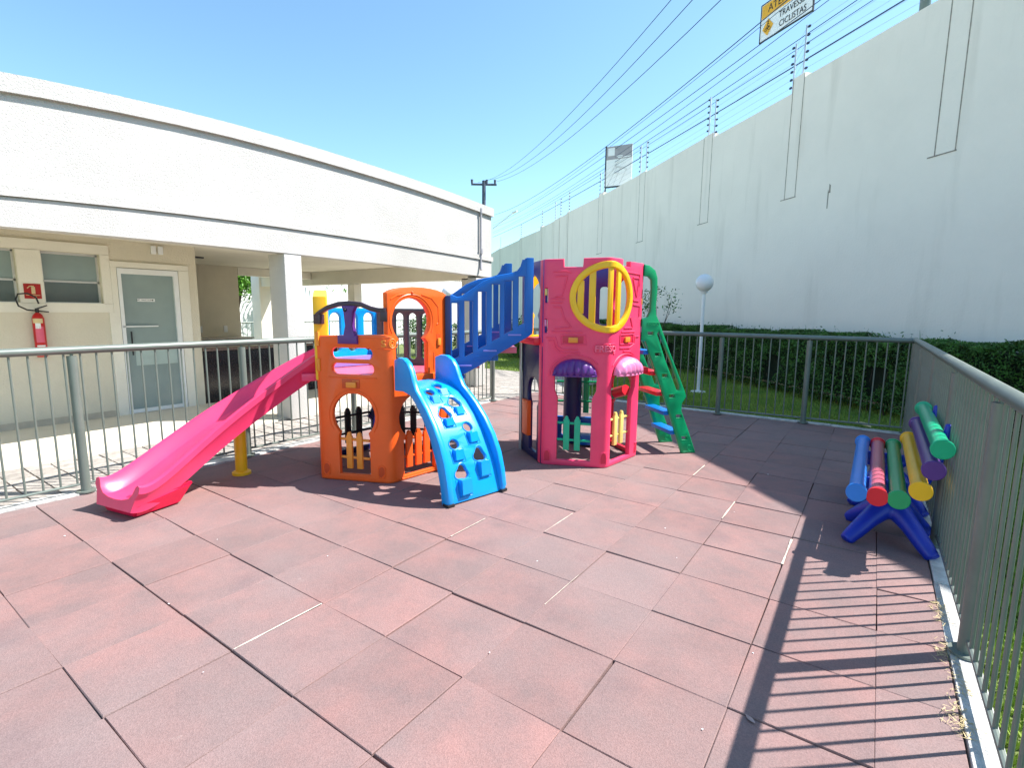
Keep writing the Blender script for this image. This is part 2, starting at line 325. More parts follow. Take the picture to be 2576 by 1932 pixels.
# pavement of small pavers along the fence and beyond the gate
pv = MB().box(-9.0, -1.28, -2.0, 10.6, -0.115, -0.022).build('pavement', SAND); pv['kind'] = 'structure'
pmesh = MB().box(-.0965, .0965, -.0965, .0965, -.02, .008, .005).mesh('paver'); pmesh.materials.append(PAVE)
far = MB(); cnt = 0; cells = []
for i in range(-3, 54):
    for j in range(0, 8):
        x = -1.385-.205*j; y = i*.205
        if x > -2.55: cells.append((x, y))
for i in range(0, 12):
    for j in range(0, 26): cells.append((-1.0-.205*j+0.2, 8.35+.205*i)) if True else None
for i in range(0, 8):
    for j in range(0, 1): cells.append((-1.19-.205*j, 6.88+.205*i))
cells.sort(key=lambda c: (c[0]-4.37)**2+(c[1]+.6)**2)
for k, (x, y) in enumerate(cells):
    z = random.uniform(-.004, .002)
    if k < 290:
        o = link('paver', pmesh, None, pv, (x, y, z)); o.rotation_euler = (R(random.gauss(0, .5)), R(random.gauss(0, .5)), R(random.gauss(0, 1)))
    else: far.box(x-.096, x+.096, y-.096, y+.096, -.02, .008+z)
o = far.build('paver_field', PAVE, pv); o['kind'] = 'stuff'
sl = MB().box(-12.0, -2.56, -8.0, 8.12, -.12, .022, .004).build('building_slab', TILEF); sl['kind'] = 'structure'
# lawn and grass blades
def blades(name, n, area, m, h=(.03, .06), label=None):
    pts = area(n); n = len(pts); a = rng.uniform(0, 2*math.pi, n); hh = rng.uniform(*h, n); wd = rng.uniform(.003, .007, n)*1.3
    base = np.c_[pts, np.full(n, -.12)] if pts.shape[1] == 2 else pts
    dx, dy = np.cos(a)*wd, np.sin(a)*wd; lean = rng.normal(0, .45, (n, 2))*hh[:, None]
    v = np.empty((n, 3, 3)); v[:, 0] = base+np.c_[dx, dy, np.zeros(n)]; v[:, 1] = base-np.c_[dx, dy, np.zeros(n)]; v[:, 2] = base+np.c_[lean, hh]
    me = bpy.data.meshes.new(name); me.vertices.add(n*3); me.vertices.foreach_set('co', v.ravel()); me.loops.add(n*3); me.loops.foreach_set('vertex_index', np.arange(n*3))
    me.polygons.add(n); me.polygons.foreach_set('loop_start', np.arange(0, n*3, 3)); me.polygons.foreach_set('loop_total', np.full(n, 3)); me.update(); me.validate()
    return link(name, me, m)
LZ = -.045
lw = MB(); lw.box(4.90, 16, -6, 16, -.119, LZ); lw.box(-1.09, 4.895, 8.18, 16, -.119, LZ); lw.box(-20, -1.1, 10.62, 40, -.119, LZ); lw.box(-1.095, 16, 16.01, 40, -.119, LZ)
lwo = lw.build('lawn', LAWN); lwo['kind'] = 'structure'
def area(n):
    out = []
    for k, (x0, x1, y0, y1) in ((.32, (4.91, 6.6, -.6, 8.5)), (.43, (-1.05, 6.5, 8.18, 14.5)), (.25, (-9, -1.1, 10.6, 18))):
        q = rng.uniform((x0, y0), (x1, y1), (int(n*k), 2)); out.append(q)
    p = np.concatenate(out); off = (p[:, 0]-4.554)*.691+(p[:, 1]-10.845)*.723; p = p[off < -.15]; return np.c_[p, np.full(len(p), LZ)]
gr = blades('grass', 260000, area, GRASS, (.02, .055)); tag(gr, 'short green lawn grass around the fenced playground', 'grass', kind='stuff')
# dry tufts growing out of the right kerb joint
def straw(n):
    c = np.array([(4.785, 2.9), (4.78, 2.45), (4.775, 1.95), (4.78, 1.5), (4.785, 1.15), (4.81, 2.2)]); q = c[rng.integers(0, len(c), n)]+rng.normal(0, (.022, .07), (n, 2)); a = rng.uniform(0, 6.28, n); l_ = rng.uniform(.008, .03, n)
    b = MB()
    for (x, y), t, l in zip(q, a, l_):
        z = random.uniform(.006, .014); dx, dy = math.cos(t)*l, math.sin(t)*l; b.poly([(x-dx-dy*.08, y-dy+dx*.08, z), (x+dx, y+dy, z+random.uniform(-.003, .01)), (x-dx+dy*.08, y-dy-dx*.08, z)])
    return b.build('dry_grass', DRY, None, sm=0)
tag(straw(420), 'wisps of dry straw along the right kerb edge', 'dry grass', kind='stuff')

# ================================================================== FENCES
bar_mesh = MB().tube([(0, 0, 0), (0, 0, 1)], .0085, 8, False).mesh('bar'); bar_mesh.materials.append(METAL)
def fence(name, label, P, Q, posts, spacing=.112, htop=1.245, zr=.085, group='railings around the playground', capr=.034, detail=True):
    P, Q = Vector(P), Vector(Q); d = (Q-P); L_ = d.length; d.normalize(); T = thing(name, label, 'railing', (P.x, P.y, 0), group)
    def loc(s, z): v = P+d*s-P; return (v.x, v.y, z)
    MB().tube([loc(-.02, htop), loc(L_*.5, htop), loc(L_+.02, htop)], capr, 14).build('handrail', METAL, T)
    MB().tube([loc(0, zr), loc(L_, zr)], .012, 8).build('bottom_rail', METAL, T)
    pm = MB(); pm.tube([(0, 0, 0), (0, 0, htop-.06)], .036, 16).tube([(0, 0, htop-.06), (0, 0, htop-.02)], .012, 8); pm.tube([(0, 0, 0), (0, 0, .012)], .07, 16)
    pm = pm.mesh('post'); pm.materials.append(METAL)
    for s in posts: link('post', pm, None, T, loc(s, 0.012))
    s = spacing*.5
    while s < L_:
        if min([abs(s-q) for q in posts]+[9]) > .045:
            o = link('bar', bar_mesh, None, T, loc(s, zr)); o.scale = (1, 1, htop-zr-.02)
        s += spacing
    return T
fl_ = fence('railing', 'grey green metal railing between slide and white building', (-1.175, -1.5), (-1.135, 6.70), [1.0-.05, 2.35, 3.78, 5.2, 6.6, 8.19], .112)
fb_ = fence('railing', 'grey green metal railing in front of lawn and long hedge', (-1.09, 7.72), (4.80, 8.07), [.02, 1.2, 2.38, 3.5, 4.69], .118, 1.262)
fr_ = fence('railing', 'grey green metal railing running behind the bench at right', (4.80, 8.07), (4.885, -1.3), [0.0, 1.35, 2.75, 4.13, 5.56, 7.0, 8.4], .112, 1.272)

# ================================================================== PERIMETER WALL
W0 = Vector((4.554, 10.845)); WD = Vector((-.72297, .69088)); WN = Vector((-.69088, -.72297))   # WN faces the playground
def wf(u, off, z): p = W0+WD*u+WN*off; return (p.x, p.y, z)
def wbox(mb, u0, u1, o0, o1, z0, z1, z1b=None):
    z1b = z1 if z1b is None else z1b
    vs = [mb.bm.verts.new(wf(u, o_, z)) for u, zt in ((u0, z1), (u1, z1b)) for o_ in (o0, o1) for z in (z0, zt)]
    for a in [(0,1,3,2),(4,6,7,5),(0,4,5,1),(2,3,7,6),(0,2,6,4),(1,5,7,3)]: mb.bm.faces.new([vs[i] for i in a])
pw = thing('perimeter_wall', 'tall pale rendered boundary wall stepping back behind the hedge', 'wall', (W0.x, W0.y, 0))
WO = Vector((W0.x, W0.y, 0))
segs = [(-14, -8.4, 6.9, 6.85), (-8.0, -4.5, 6.8, 6.75), (-4.1, -.78, 6.66, 6.6), (-.45, 2.66, 6.58, 6.60), (2.99, 6.08, 6.40, 6.41), (6.5, 10.28, 6.53, 6.53), (10.72, 14.38, 6.56, 6.59),
        (14.9, 19.4, 6.62, 6.76), (19.6, 21.0, 6.72, 6.74), (22.1, 24.9, 6.74, 6.80), (25.3, 31.0, 6.70, 6.94), (31.6, 40, 6.88, 7.15), (40.3, 60, 7.2, 7.4)]
for i, (a, b, za, zb) in enumerate(segs):
    m = MB(); wbox(m, a, b, -.18, 0, (4.13 if i < 7 else (4.13 if i == 7 else -.12)) if i < 7 else -.12, za, zb); m.build('wall_panel', PWALL, pw, WO); m = MB(); wbox(m, a, b, -.21, .03, za-.0, za+.035, zb+.035); 
    m.bm.free()
m = MB(); wbox(m, -14, 14.38, -.18, 0, -.12, 4.13, 4.13); m.build('lower_wall', PWALL, pw, WO)
for i in range(len(segs)-1):
    a, b = segs[i][1], segs[i+1][0]; zt = max(segs[i][3], segs[i+1][2])+(.10 if i in (3, 9, 6) else .02)
    m = MB(); wbox(m, a+(.0 if i < 7 else .002), b-(.0 if i < 7 else .002), -.179 if i < 7 else -.20, .0 if i < 7 else .012, 4.13 if i < 6 else -.12, zt); m.build('wall_pier', PWALL, pw, WO)
    for q, s_ in ((a, 1), (b, 1)):
        m = MB(); wbox(m, q-.008, q+.008, .0015 if i < 7 else .0125, .005 if i < 7 else .016, 4.15 if i < 7 else 0.2, zt-.03); m.build('joint_line', mat('joint_dark', (.38, .33, .28), rough=1, var=.3, scale=8), pw, WO)
    if i < 7:
        m = MB(); wbox(m, a-.02, b+.12, .0015, .006, 4.13, 4.15); m.build('joint_line', MATS['joint_dark'], pw, WO)
m = MB(); wbox(m, 1.70, 1.725, .001, .004, 3.72, 4.02, 4.10); wbox(m, 1.66, 1.70, .001, .004, 4.02, 4.16, 4.2); m.build('crack', MATS['joint_dark'], pw, WO)
# electric fence posts with insulators
ins = MB()
def efpost(u, z0, side):
    b = wf(u, -.05, 0); T = thing('electric_fence_post', None, 'fence post', (b[0], b[1], z0), 'electric fence posts on top of the boundary wall')
    MB().box(-.016, .016, -.016, .016, -.12, .98, .002).build('upright', mat('alu_post', (.62, .64, .70), rough=.45, metal=.3, var=.05), T)
    for k in range(6):
        o = link('insulator', ins_me, None, T, (WD.x*side*.075, WD.y*side*.075, .10+.165*k))
    return T
ins_me = MB().tube([(-.028, .027, 0), (-.012, .011, 0), (.012, -.011, 0), (.028, -.027, 0)], [.014, .027, .027, .014], 8).mesh('insulator'); ins_me.materials.append(CABLE)
posts = [(-.62, 6.66, -1), (-.9, 6.62, 1), (2.78, 6.70, -1), (3.06, 6.46, 1), (6.36, 6.60, 1), (6.08, 6.44, -1), (10.33, 6.60, -1), (10.8, 6.60, 1), (14.42, 6.66, -1), (14.85, 6.66, 1), (19.45, 6.80, -1), (21.0, 6.80, -1), (22.0, 6.80, 1), (25.1, 6.86, -1), (31.3, 6.98, -1), (40.1, 7.2, -1)]
for i, (u, z, s_) in enumerate(posts):
    T = efpost(u, z, s_)
    near = 'nearest' if i < 4 else 'far'
    T['label'] = ['slim post on the wall beyond the right picture edge', 'slim post on wall by the tall right joint', 'tallest looking fence post below the yellow cyclist sign', 'fence post on the low step left of the tallest post',
                  'left post of the pair right of the white billboard', 'right post of the pair between billboard and cyclist sign', 'fence post just right of the white and grey billboard', 'shorter fence post touching the billboard right edge',
                  'fence post standing at the billboard foot', 'fence post left of the billboard foot', 'single small fence post left of the billboard', 'right post of the small distant pair', 'left post of the small distant pair',
                  'small far fence post, fourth from the pavilion corner', 'tiny far fence post nearer the pavilion corner', 'tiny farthest fence post beside the pavilion corner'][i]
def cable(name, pts, r, m, label, group, n=6):
    return tag(MB().tube(pts, r*.68, n).build(name, m), label, 'cable', group)
for k in range(6):
    pts = []
    for (u, z, s_) in [(-6, 6.75, 1)]+posts[1::1]:
        pts.append(wf(u, -.05, z+.10+.165*k))
    pts.sort(key=lambda p: (Vector(p[:2])-W0).dot(WD))
    q = []
    for a, b in zip(pts, pts[1:]):
        q.append(a)
    q.append(pts[-1]); tag(MB().tube(q, .0028, 4, False).build('fence_wire', mat('thin_wire', (.25, .28, .35), rough=.5, metal=.5, var=.05)), 'thin electric fence wire, %s of the six between the wall top posts' % ('lowest', 'second lowest', 'third from the bottom', 'third from the top', 'second highest', 'highest')[k], 'wire', 'electric fence wires')
# image ray helper used once to place far cables along the street behind the wall
O = Vector(M.translation)
def ray(px, py):
    u, v = (px-1288)/1305.59, (py-966)/1305.59; return (F+Rr*u-Uu*v)
def on_wallplane(px, py, off):
    D = ray(px, py); n = Vector((WN.x, WN.y, 0)); p0 = Vector(wf(0, off, 0)); t = (p0-O).dot(n)/D.dot(n); return O+D*t
def street_cable(img, off, r, label, group):
    P_ = [on_wallplane(x, y, off) for x, y in img]; U = [(Vector((p.x, p.y))-W0).dot(WD) for p in P_]; Z = [p.z for p in P_]
    c = np.polyfit(U, Z, 2) if len(U) == 3 else np.polyfit(U, Z, 1)
    us = np.linspace(min(U)-1.5, max(U), 26); pts = [wf(u, off, float(np.polyval(c, u))) for u in us]
    return cable('power_cable', pts, r, CABLE, label, group)
lab = ['upper thick street cable passing in front of the cyclist sign', 'thin cable just below the upper thick one', 'street cable meeting the cyclist sign lower edge', 'street cable right below the cyclist sign',
       'middle street cable above the tallest fence post', 'street cable behind the top insulators', 'lowest thick street cable just above the wall']
for (img, r), lb in zip([([(1240, 541), (1800, 149), (1985, -5)], .022), ([(1240, 560), (1800, 158), (1999, -5)], .012), ([(1240, 567), (1800, 193), (2069, -5)], .018), ([(1240, 572), (1800, 212), (2090, -5)], .014),
                         ([(1240, 584), (1800, 240), (2162, -5)], .016), ([(1240, 588), (1800, 256), (2202, -5)], .013), ([(1240, 596), (1800, 285), (2281, -5)], .026)], lab):
    street_cable(img, -1.6, r, lb, 'street cables above the boundary wall')
for (img, r), lb in zip([([(1202, 458), (1420, 300), (1692, -6)], .02), ([(1226, 452), (1470, 285), (1746, -6)], .02), ([(1250, 456), (1530, 265), (1818, -6)], .02)],
                        ['leftmost of the three high cables from the utility pole', 'middle one of the three high cables from the pole', 'rightmost of the three high cables from the pole']):
    street_cable(img, -1.2, r, lb, 'high cables from the utility pole')
# utility pole
D = 66.0; pc = Vector((O.x-.617*D, O.y+.787*D, 0))
T = thing('utility_pole', 'distant concrete utility pole with crossarm above the pavilion roof', 'utility pole', pc); pdir = Vector((.802, .597, 0)).normalized(); ad_ = Vector((.79, .61, 0))
MB().tube([(0, 0, -.1), (0, 0, 17.2)], [.30, .22], 10).build('pole_shaft', WOODP, T)
m = MB(); m.tube([tuple(-ad_*1.55+Vector((0, 0, 16.75))), tuple(ad_*1.55+Vector((0, 0, 16.75)))], .13, 6); m.build('crossarm', WOODP, T)
for s_ in (-1.45, .35, 1.35): MB().tube([tuple(ad_*s_+Vector((0, 0, 16.85))), tuple(ad_*s_+Vector((0, 0, 17.3)))], [.12, .16], 8).build('insulator', WOODP, T)
# street lamp arm beyond the wall
T = thing('street_lamp', 'tiny street lamp head beyond the wall beside the pavilion corner', 'street lamp', wf(44, -3, 0))
hp = on_wallplane(1290, 535, -3); b = Vector(wf(44, -3, 0)); h0 = on_wallplane(1240, 575, -3)
MB().tube([tuple(h0-b), tuple(hp-b)], .05, 6).build('arm', WHITEP, T); MB().tube([tuple(hp-b), tuple(hp-b+Vector((.9, -.5, .02)))], .11, 8).build('lamp_head', WHITEP, T)
# signs above the wall ---------------------------------------------------------------
def sign_frame(A, B, z0):
    A, B = Vector(A), Vector(B); d = (B-A).normalized(); n = Vector((d.y, -d.x))
    return (lambda s, z, w=0: (A.x+d.x*s+n.x*w-A.x, A.y+d.y*s+n.y*w-A.y, z+z0)), (B-A).length, A
A1 = Vector((O.x-.198*19.5, O.y+.98*19.5)); B1 = Vector((O.x-.127*18.1, O.y+.992*18.1)); zb = 1.61+.436*19.5
f1, L1, A1 = sign_frame(A1, B1, 0)
T = thing('cyclist_warning_sign', 'white and yellow overhead warning sign for crossing cyclists', 'road sign', (A1.x, A1.y, 0)); H1 = 1.06
def slab(name, f, s0, s1, z0, z1, w0, w1, m, T): return MB().box(s0, s1, w0, w1, z0, z1, 0, lambda s, w_, z: f(s, z, w_)).build(name, m, T)
slab('panel', f1, 0, L1, zb, zb+H1, -.03, 0, WHITEP, T); slab('header_band', f1, .02, L1-.02, zb+H1*.62, zb+H1-.02, .001, .005, SIGNY, T)
for s0, s1, z0, z1 in ((0, L1, zb-.03, zb), (0, L1, zb+H1, zb+H1+.03), (-.03, 0, zb-.03, zb+H1+.03), (L1, L1+.03, zb-.03, zb+H1+.03)): slab('frame_edge', f1, s0, s1, z0, z1, -.035, .01, BLACK, T)
text('lettering', 'ATENÇÃO', .30, lambda x, y, z: f1(.62+.36+x, zb+H1*.81+y, z+.008), BLACK, T, .002)
text('lettering', 'TRAVESSIA', .25, lambda x, y, z: f1(.62+.62+x, zb+.46+y, z+.008), BLACK, T, .002, sx=.86)
text('lettering', 'CICLISTAS', .25, lambda x, y, z: f1(.62+.62+x, zb+.19+y, z+.008), BLACK, T, .002, sx=.86)
dm = MB(); dm.poly([f1(.08, zb+.32, .012), f1(.30, zb+.08, .012), f1(.52, zb+.32, .012), f1(.30, zb+.58, .012)]); dm.build('warning_diamond', SIGNY, T)
def ring_pts(f, cx, cz, r, w, n=14): return [f(cx+r*math.cos(2*math.pi*i/n), cz+r*math.sin(2*math.pi*i/n), w) for i in range(n+1)]
bk = MB(); bk.tube(ring_pts(f1, .235, zb+.27, .05, .016), .006, 5, False); bk.tube(ring_pts(f1, .365, zb+.27, .05, .016), .006, 5, False)
bk.tube([f1(.235, zb+.27, .016), f1(.28, zb+.35, .016), f1(.35, zb+.35, .016), f1(.365, zb+.27, .016)], .006, 5).tube([f1(.28, zb+.35, .016), f1(.30, zb+.27, .016), f1(.35, zb+.35, .016)], .006, 5)
bk.tube([f1(.28, zb+.36, .016), f1(.30, zb+.44, .016), f1(.35, zb+.40, .016)], .012, 5); bk.sphere(f1(.315, zb+.475, .016), .022, 8, 6); bk.build('bicycle_symbol', BLACK, T)
slab('support_arm', f1, L1*.3, L1+3.1, zb+H1*.45, zb+H1*.55, -.14, -.035, METAL, T); MB().tube([f1(L1+3.1, 0, -.09), f1(L1+3.1, zb+H1+.5, -.09)], .11, 12).build('support_post', METAL, T)
# billboard
DD = 27.0; A2 = Vector((O.x-.428*DD, O.y+.9035*DD)); B2 = Vector((O.x-.3865*26.6, O.y+.9225*26.6)); f2, L2, A2 = sign_frame(A2, B2, 0); zt = 1.61+.293*DD; zb2 = 1.61+.224*DD
T = thing('billboard', 'white billboard with grey header rising behind the boundary wall', 'billboard', (A2.x, A2.y, 0))
slab('panel', f2, 0, L2, zb2, zt, -.05, 0, WHITEP, T); slab('header_band', f2, .01, L2, zt-(zt-zb2)*.33, zt-.01, .001, .008, SIGNG, T)
slab('white_square', f2, .09, .42, zt-.44, zt-.08, .009, .014, WHITEP, T)
for s0, s1, z0, z1 in ((.48, .82, zt-.50, zt-.46), (.58, L2-.04, zt-.58, zt-.53)): slab('print_line', f2, s0, s1, z0, z1, .009, .012, WHITEP, T)
pl_ = MB()
for a, b in (((0, .35), (.5, .85)), ((.5, .85), (1.05, .70)), ((.1, .0), (.55, .85)), ((.38, .0), (.72, .78)), ((.7, .05), (1.02, .70)), ((.45, .90), (.9, .80)), ((.35, .75), (.75, 1.3))):
    pl_.tube([f2(a[0], zb2+a[1]+.03, .004), f2(b[0], zb2+b[1]+.03, .004)], .006, 4)
pl_.build('line_drawing', SIGNG, T)
slab('bottom_bar', f2, -.02, L2, zb2-.06, zb2, -.05, .02, BLACK, T); MB().tube([f2(-.02, 0, -.03), f2(-.02, zt+.04, -.03)], .045, 8).build('post', BLACK, T); MB().tube([f2(L2*.9, 0, -.12), f2(L2*.9, zt-.3, -.12)], .045, 8).build('post', BLACK, T)

# ================================================================== VEGETATION
def leaf_mesh(name, pts, size, m, parent=None, jit=1.0, loc=None, bend=.25):
    n = len(pts); a = rng.normal(size=(n, 3)); a /= np.linalg.norm(a, axis=1)[:, None]; b = np.cross(a, rng.normal(size=(n, 3))); b /= np.linalg.norm(b, axis=1)[:, None]
    s = (rng.uniform(.6, 1.3, n)*size)[:, None]; v = np.empty((n, 4, 3)); c = np.cross(a, b)
    v[:, 0] = pts-a*s; v[:, 1] = pts+b*s*.38+c*s*bend*.3; v[:, 2] = pts+a*s; v[:, 3] = pts-b*s*.38+c*s*bend*.3
    me = bpy.data.meshes.new(name); me.vertices.add(n*4); me.vertices.foreach_set('co', v.ravel()); me.loops.add(n*4); me.loops.foreach_set('vertex_index', np.arange(n*4))
    me.polygons.add(n); me.polygons.foreach_set('loop_start', np.arange(0, n*4, 4)); me.polygons.foreach_set('loop_total', np.full(n, 4)); me.update(); me.validate()
    if loc is not None: me.transform(Matrix.Translation(-Vector(loc)))
    return link(name, me, m, parent)
hb = wf(0, .6, 0); hedge = thing('hedge', 'long dark clipped hedge at the foot of the boundary wall', 'hedge', (hb[0], hb[1], 0)); HL = (hb[0], hb[1], 0)
def hedge_top(u): return 1.22+.03*np.sin(u*1.7)+.03*np.sin(u*4.3+1)+.02*np.sin(u*9.1)
N = 150000; u = rng.uniform(-7, 17, N); face = rng.random(N); off = np.where(face < .55, 1.02-np.abs(rng.normal(0, .07, N)), rng.uniform(.12, 1.02, N)); top = hedge_top(u)
off += .06*np.sin(u*3.1)+.04*np.sin(u*7.7); zz = np.where(face < .55, .06+rng.random(N)**.85*(top-.06), top-np.abs(rng.normal(0, .05, N)))
zz += np.where(rng.random(N) < .004, rng.uniform(0, .16, N), 0)
keep = ~((face < .55) & (np.sin(u*2.3)*np.sin(u*5.1+2)+np.sin(zz*5+u*3)*.5 > .75) & (zz < .75)); u, off, zz = u[keep], off[keep], zz[keep]
P3 = np.c_[W0.x+WD.x*u+WN.x*off, W0.y+WD.y*u+WN.y*off, zz]; leaf_mesh('foliage', P3, .026, LEAF, hedge, loc=HL)['kind'] = 'stuff'
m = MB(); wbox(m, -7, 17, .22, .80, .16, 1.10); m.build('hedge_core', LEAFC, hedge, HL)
m = MB()
for i in range(150):
    uu = -7+.16*i+random.uniform(-.05, .05); o1 = random.uniform(.5, .8)
    m.tube([wf(uu, o1, -.1), wf(uu+random.uniform(-.06, .06), o1+.05, .3), wf(uu+random.uniform(-.12, .12), o1+random.uniform(-.1, .15), .7)], [.014, .01, .006], 5)
m.build('stems', BARK, hedge, HL)['kind'] = 'stuff'
m = MB()
for i in range(110):
    uu = random.uniform(-7, 15); o1 = random.uniform(.2, .95); h_ = random.uniform(.06, .2); t0 = float(hedge_top(uu))-.05
    m.tube([wf(uu, o1, t0), wf(uu+random.uniform(-.03, .03), o1, t0+h_*.6), wf(uu+random.uniform(-.06, .06), o1, t0+h_)], [.004, .003, .0015], 4)
m.build('shoots', LEAF, hedge, HL)['kind'] = 'stuff'
def bush(x, y, h_, r, label, m_=LEAF, n=4500, name='bush', group=None):
    T = thing(name, label, 'bush', (x, y, 0), group); p = rng.normal(size=(n, 3)); p /= np.linalg.norm(p, axis=1)[:, None]; p *= (rng.random(n)**.35)[:, None]*(1+.15*np.sin(p[:, :1]*7)+.12*np.cos(p[:, 1:2]*9))
    P_ = p*np.array([r, r, h_/2])+np.array([0, 0, h_/2]); o = leaf_mesh('foliage', P_, .05, m_, T); o['kind'] = 'stuff'
    MB().tube([(0, 0, -.1), (0, 0, h_*.5)], .03, 6).build('stem', BARK, T); return T
bush(-9.0, 13.2, 1.45, .9, 'dark green bush seen behind the pavilion column'); bush(-5.9, 14.5, 1.35, .6, 'dark green bush seen through the orange arch', )
bush(-7.6, 13.8, 1.3, .7, 'dark bush behind the blue arched panel')
# small sapling peeking over the ladder
T = thing('sapling', 'thin sapling with few leaves seen behind the green ladder', 'sapling', (-.55, 13.4, 0))
m = MB(); tips = []
for i in range(7):
    a = random.uniform(0, 6.28); q = (.35*math.cos(a), .35*math.sin(a), random.uniform(1.5, 2.15)); m.tube([(0, 0, -.1), (0, 0, .9), (q[0]*.5, q[1]*.5, 1.3), q], [.02, .015, .01, .004], 5); tips.append(q)
m.build('trunk', BARK, T); pts = np.concatenate([np.array(q)+rng.normal(0, .11, (45, 3)) for q in tips]); leaf_mesh('leaves', pts, .045, LEAF, T)['kind'] = 'stuff'
# tree and palm behind the pavilion
def tree(x, y, zc, r, label, n=7000, m_=LEAFB):
    T = thing('tree', label, 'tree', (x, y, 0)); m = MB(); tips = []
    for i in range(7):
        a = 6.28*i/7+random.uniform(-.3, .3); q = Vector((r*.7*math.cos(a), r*.7*math.sin(a), zc+random.uniform(-.4, .6))); tips.append(q)
        m.tube([(0, 0, -.1), (.05, .02, zc*.35), tuple(Vector((.05, .02, zc*.35)).lerp(q, .5)+Vector((0, 0, .15))), tuple(q)], [.09, .07, .04, .015], 7)
    m.build('trunk', BARK, T); pts = np.concatenate([np.array(q)+rng.normal(0, r*.33, (n//7, 3))*np.array([1, 1, .7]) for q in tips]); leaf_mesh('crown', pts, .075, m_, T)['kind'] = 'stuff'
    return T
tree(-13.1, 8.25, 2.75, 0.8, 'leafy tree with slanting trunk seen through the pavilion')
T = thing('palm_tree', 'palm with drooping fronds seen between the pavilion columns', 'palm', (-12.9, 10.5, 0))
MB().tube([(0, 0, -.1), (.1, 0, 1.6), (.05, 0, 3.4)], [.16, .12, .10], 9).build('trunk', BARK, T)
for i in range(11):
    a = 6.28*i/11; m = MB(); prev = None
    for k in range(14):
        t = k/13; c = Vector((.05+1.7*t*math.cos(a), 1.7*t*math.sin(a), 3.4+.55*math.sin(t*2.2)-1.5*t*t)); sd_ = Vector((-math.sin(a), math.cos(a), 0))
        for s_ in (-1, 1):
            e = c+sd_*s_*(.35*(1-t*.6))+Vector((0, 0, -.22)); m.poly([tuple(c), tuple(c+Vector((.05*math.cos(a), .05*math.sin(a), 0))), tuple(e)])
    m.build('frond', LEAFB, T, sm=0)

# ================================================================== MAIN BUILDING (pavilion)
bd = thing('pavilion_building', 'long white rendered building with deep fascia and open pavilion end', 'building', (-2.4, 0, 0)); BO = (-2.4, 0, 0)
def ztop(y): return 3.87-(.020 if y < 3.6 else .0077)*(min(max(y, -.6), 9)-3.6)**2
def zmid(y): return 2.70-(.010 if y < 3.5 else .0035)*(min(max(y, -.6), 9)-3.5)**2
def zbot(y): return 2.365-(.004 if y < 3.0 else .0026)*(min(max(y, -.6), 9)-3.0)**2
def ybeam(name, m_, x0, x1, f0, f1, y0, y1, n=24, bev=True):
    b = MB(); rings = []
    for i in range(n+1):
        y = y0+(y1-y0)*i/n; rings.append([b.bm.verts.new(p) for p in ((x0, y, f0(y)), (x1, y, f0(y)), (x1, y, f1(y)), (x0, y, f1(y)))])
    for p, q in zip(rings, rings[1:]):
        for k in range(4): b.bm.faces.new((p[k], p[(k+1) % 4], q[(k+1) % 4], q[k]))
    b.bm.faces.new(rings[0][::-1]); b.bm.faces.new(rings[-1]); return b.build(name, m_, bd, BO)
YB = -6.0
ybeam('fascia_beam', WALLW, -2.62, -2.40, zbot, lambda y: zmid(y)-.012, YB, 8.30); ybeam('fascia_wall', WALLW, -2.62, -2.412, lambda y: zmid(y)-.012, lambda y: ztop(y)-.16, YB, 8.30)
ybeam('moulding', WALLW, -2.60, -2.375, zmid, lambda y: zmid(y)+.095, YB, 8.325); ybeam('coping', WALLW, -2.66, -2.365, lambda y: ztop(y)-.165, ztop, YB, 8.335)
boxo('end_parapet', WALLW, bd, -10.6, -2.63, 8.10, 8.30, 2.27, 3.60).parent = bd
for o in [c for c in bd.children if c.name.startswith('end_parapet')]: o.location = (2.4, 0, 0)
def bbox(name, m_, *a, bev=0.0):
    o = MB().box(*a, bev).build(name, m_, bd, BO); return o
bbox('roof_slab', SOFFIT, -10.4, -2.63, YB, 8.09, 2.56, 2.70)
bbox('end_beam', SOFFIT, -10.5, -2.63, 7.80, 8.095, 2.23, 2.555)
bbox('column', WALLW, -2.80, -2.408, 3.60, 3.86, .022, 2.36, bev=.006); bbox('column', WALLW, -2.80, -2.408, 7.80, 8.09, .022, 2.26, bev=.006)
bbox('column', BAND, -6.55, -6.30, 7.83, 8.06, .022, 2.225, bev=.006); bbox('column', BAND, -10.9, -10.45, 7.75, 8.1, .022, 2.56, bev=.006)
bbox('column', WALLW, -2.80, -2.408, -3.4, -3.14, .022, 2.30)
# recessed front wall with window openings (built round the openings)
WX = -4.65
def wallpiece(name, m_, y0, y1, z0, z1, x0=WX-.16, x1=WX): return bbox(name, m_, x0, x1, y0, y1, z0, z1)
wallpiece('front_wall', WALLB, YB, .60, .022, 2.56); wallpiece('front_wall', WALLB, .60, 2.30, .022, 1.655); wallpiece('front_wall', WALLB, .60, 2.30, 2.33, 2.56)
wallpiece('front_wall', WALLB, 1.30, 1.555, 1.655, 2.33); wallpiece('front_wall', WALLB, 2.18, 2.30, 1.655, 2.33); wallpiece('front_wall', WALLB, 2.30, 2.37, .022, 2.56); wallpiece('front_wall', WALLB, 2.37, 3.17, 2.17, 2.56)
wallpiece('front_wall', WALLB, 3.17, 3.45, .022, 2.56)
bbox('side_wall', WALLB, -8.1, WX-.165, 3.33, 3.44, .022, 2.56)
bbox('back_wall', WALLB, -8.15, -8.0, 3.45, 5.86, .022, 2.56); bbox('back_lintel', BAND, -8.15, -8.0, 5.87, 7.79, 2.37, 2.555)
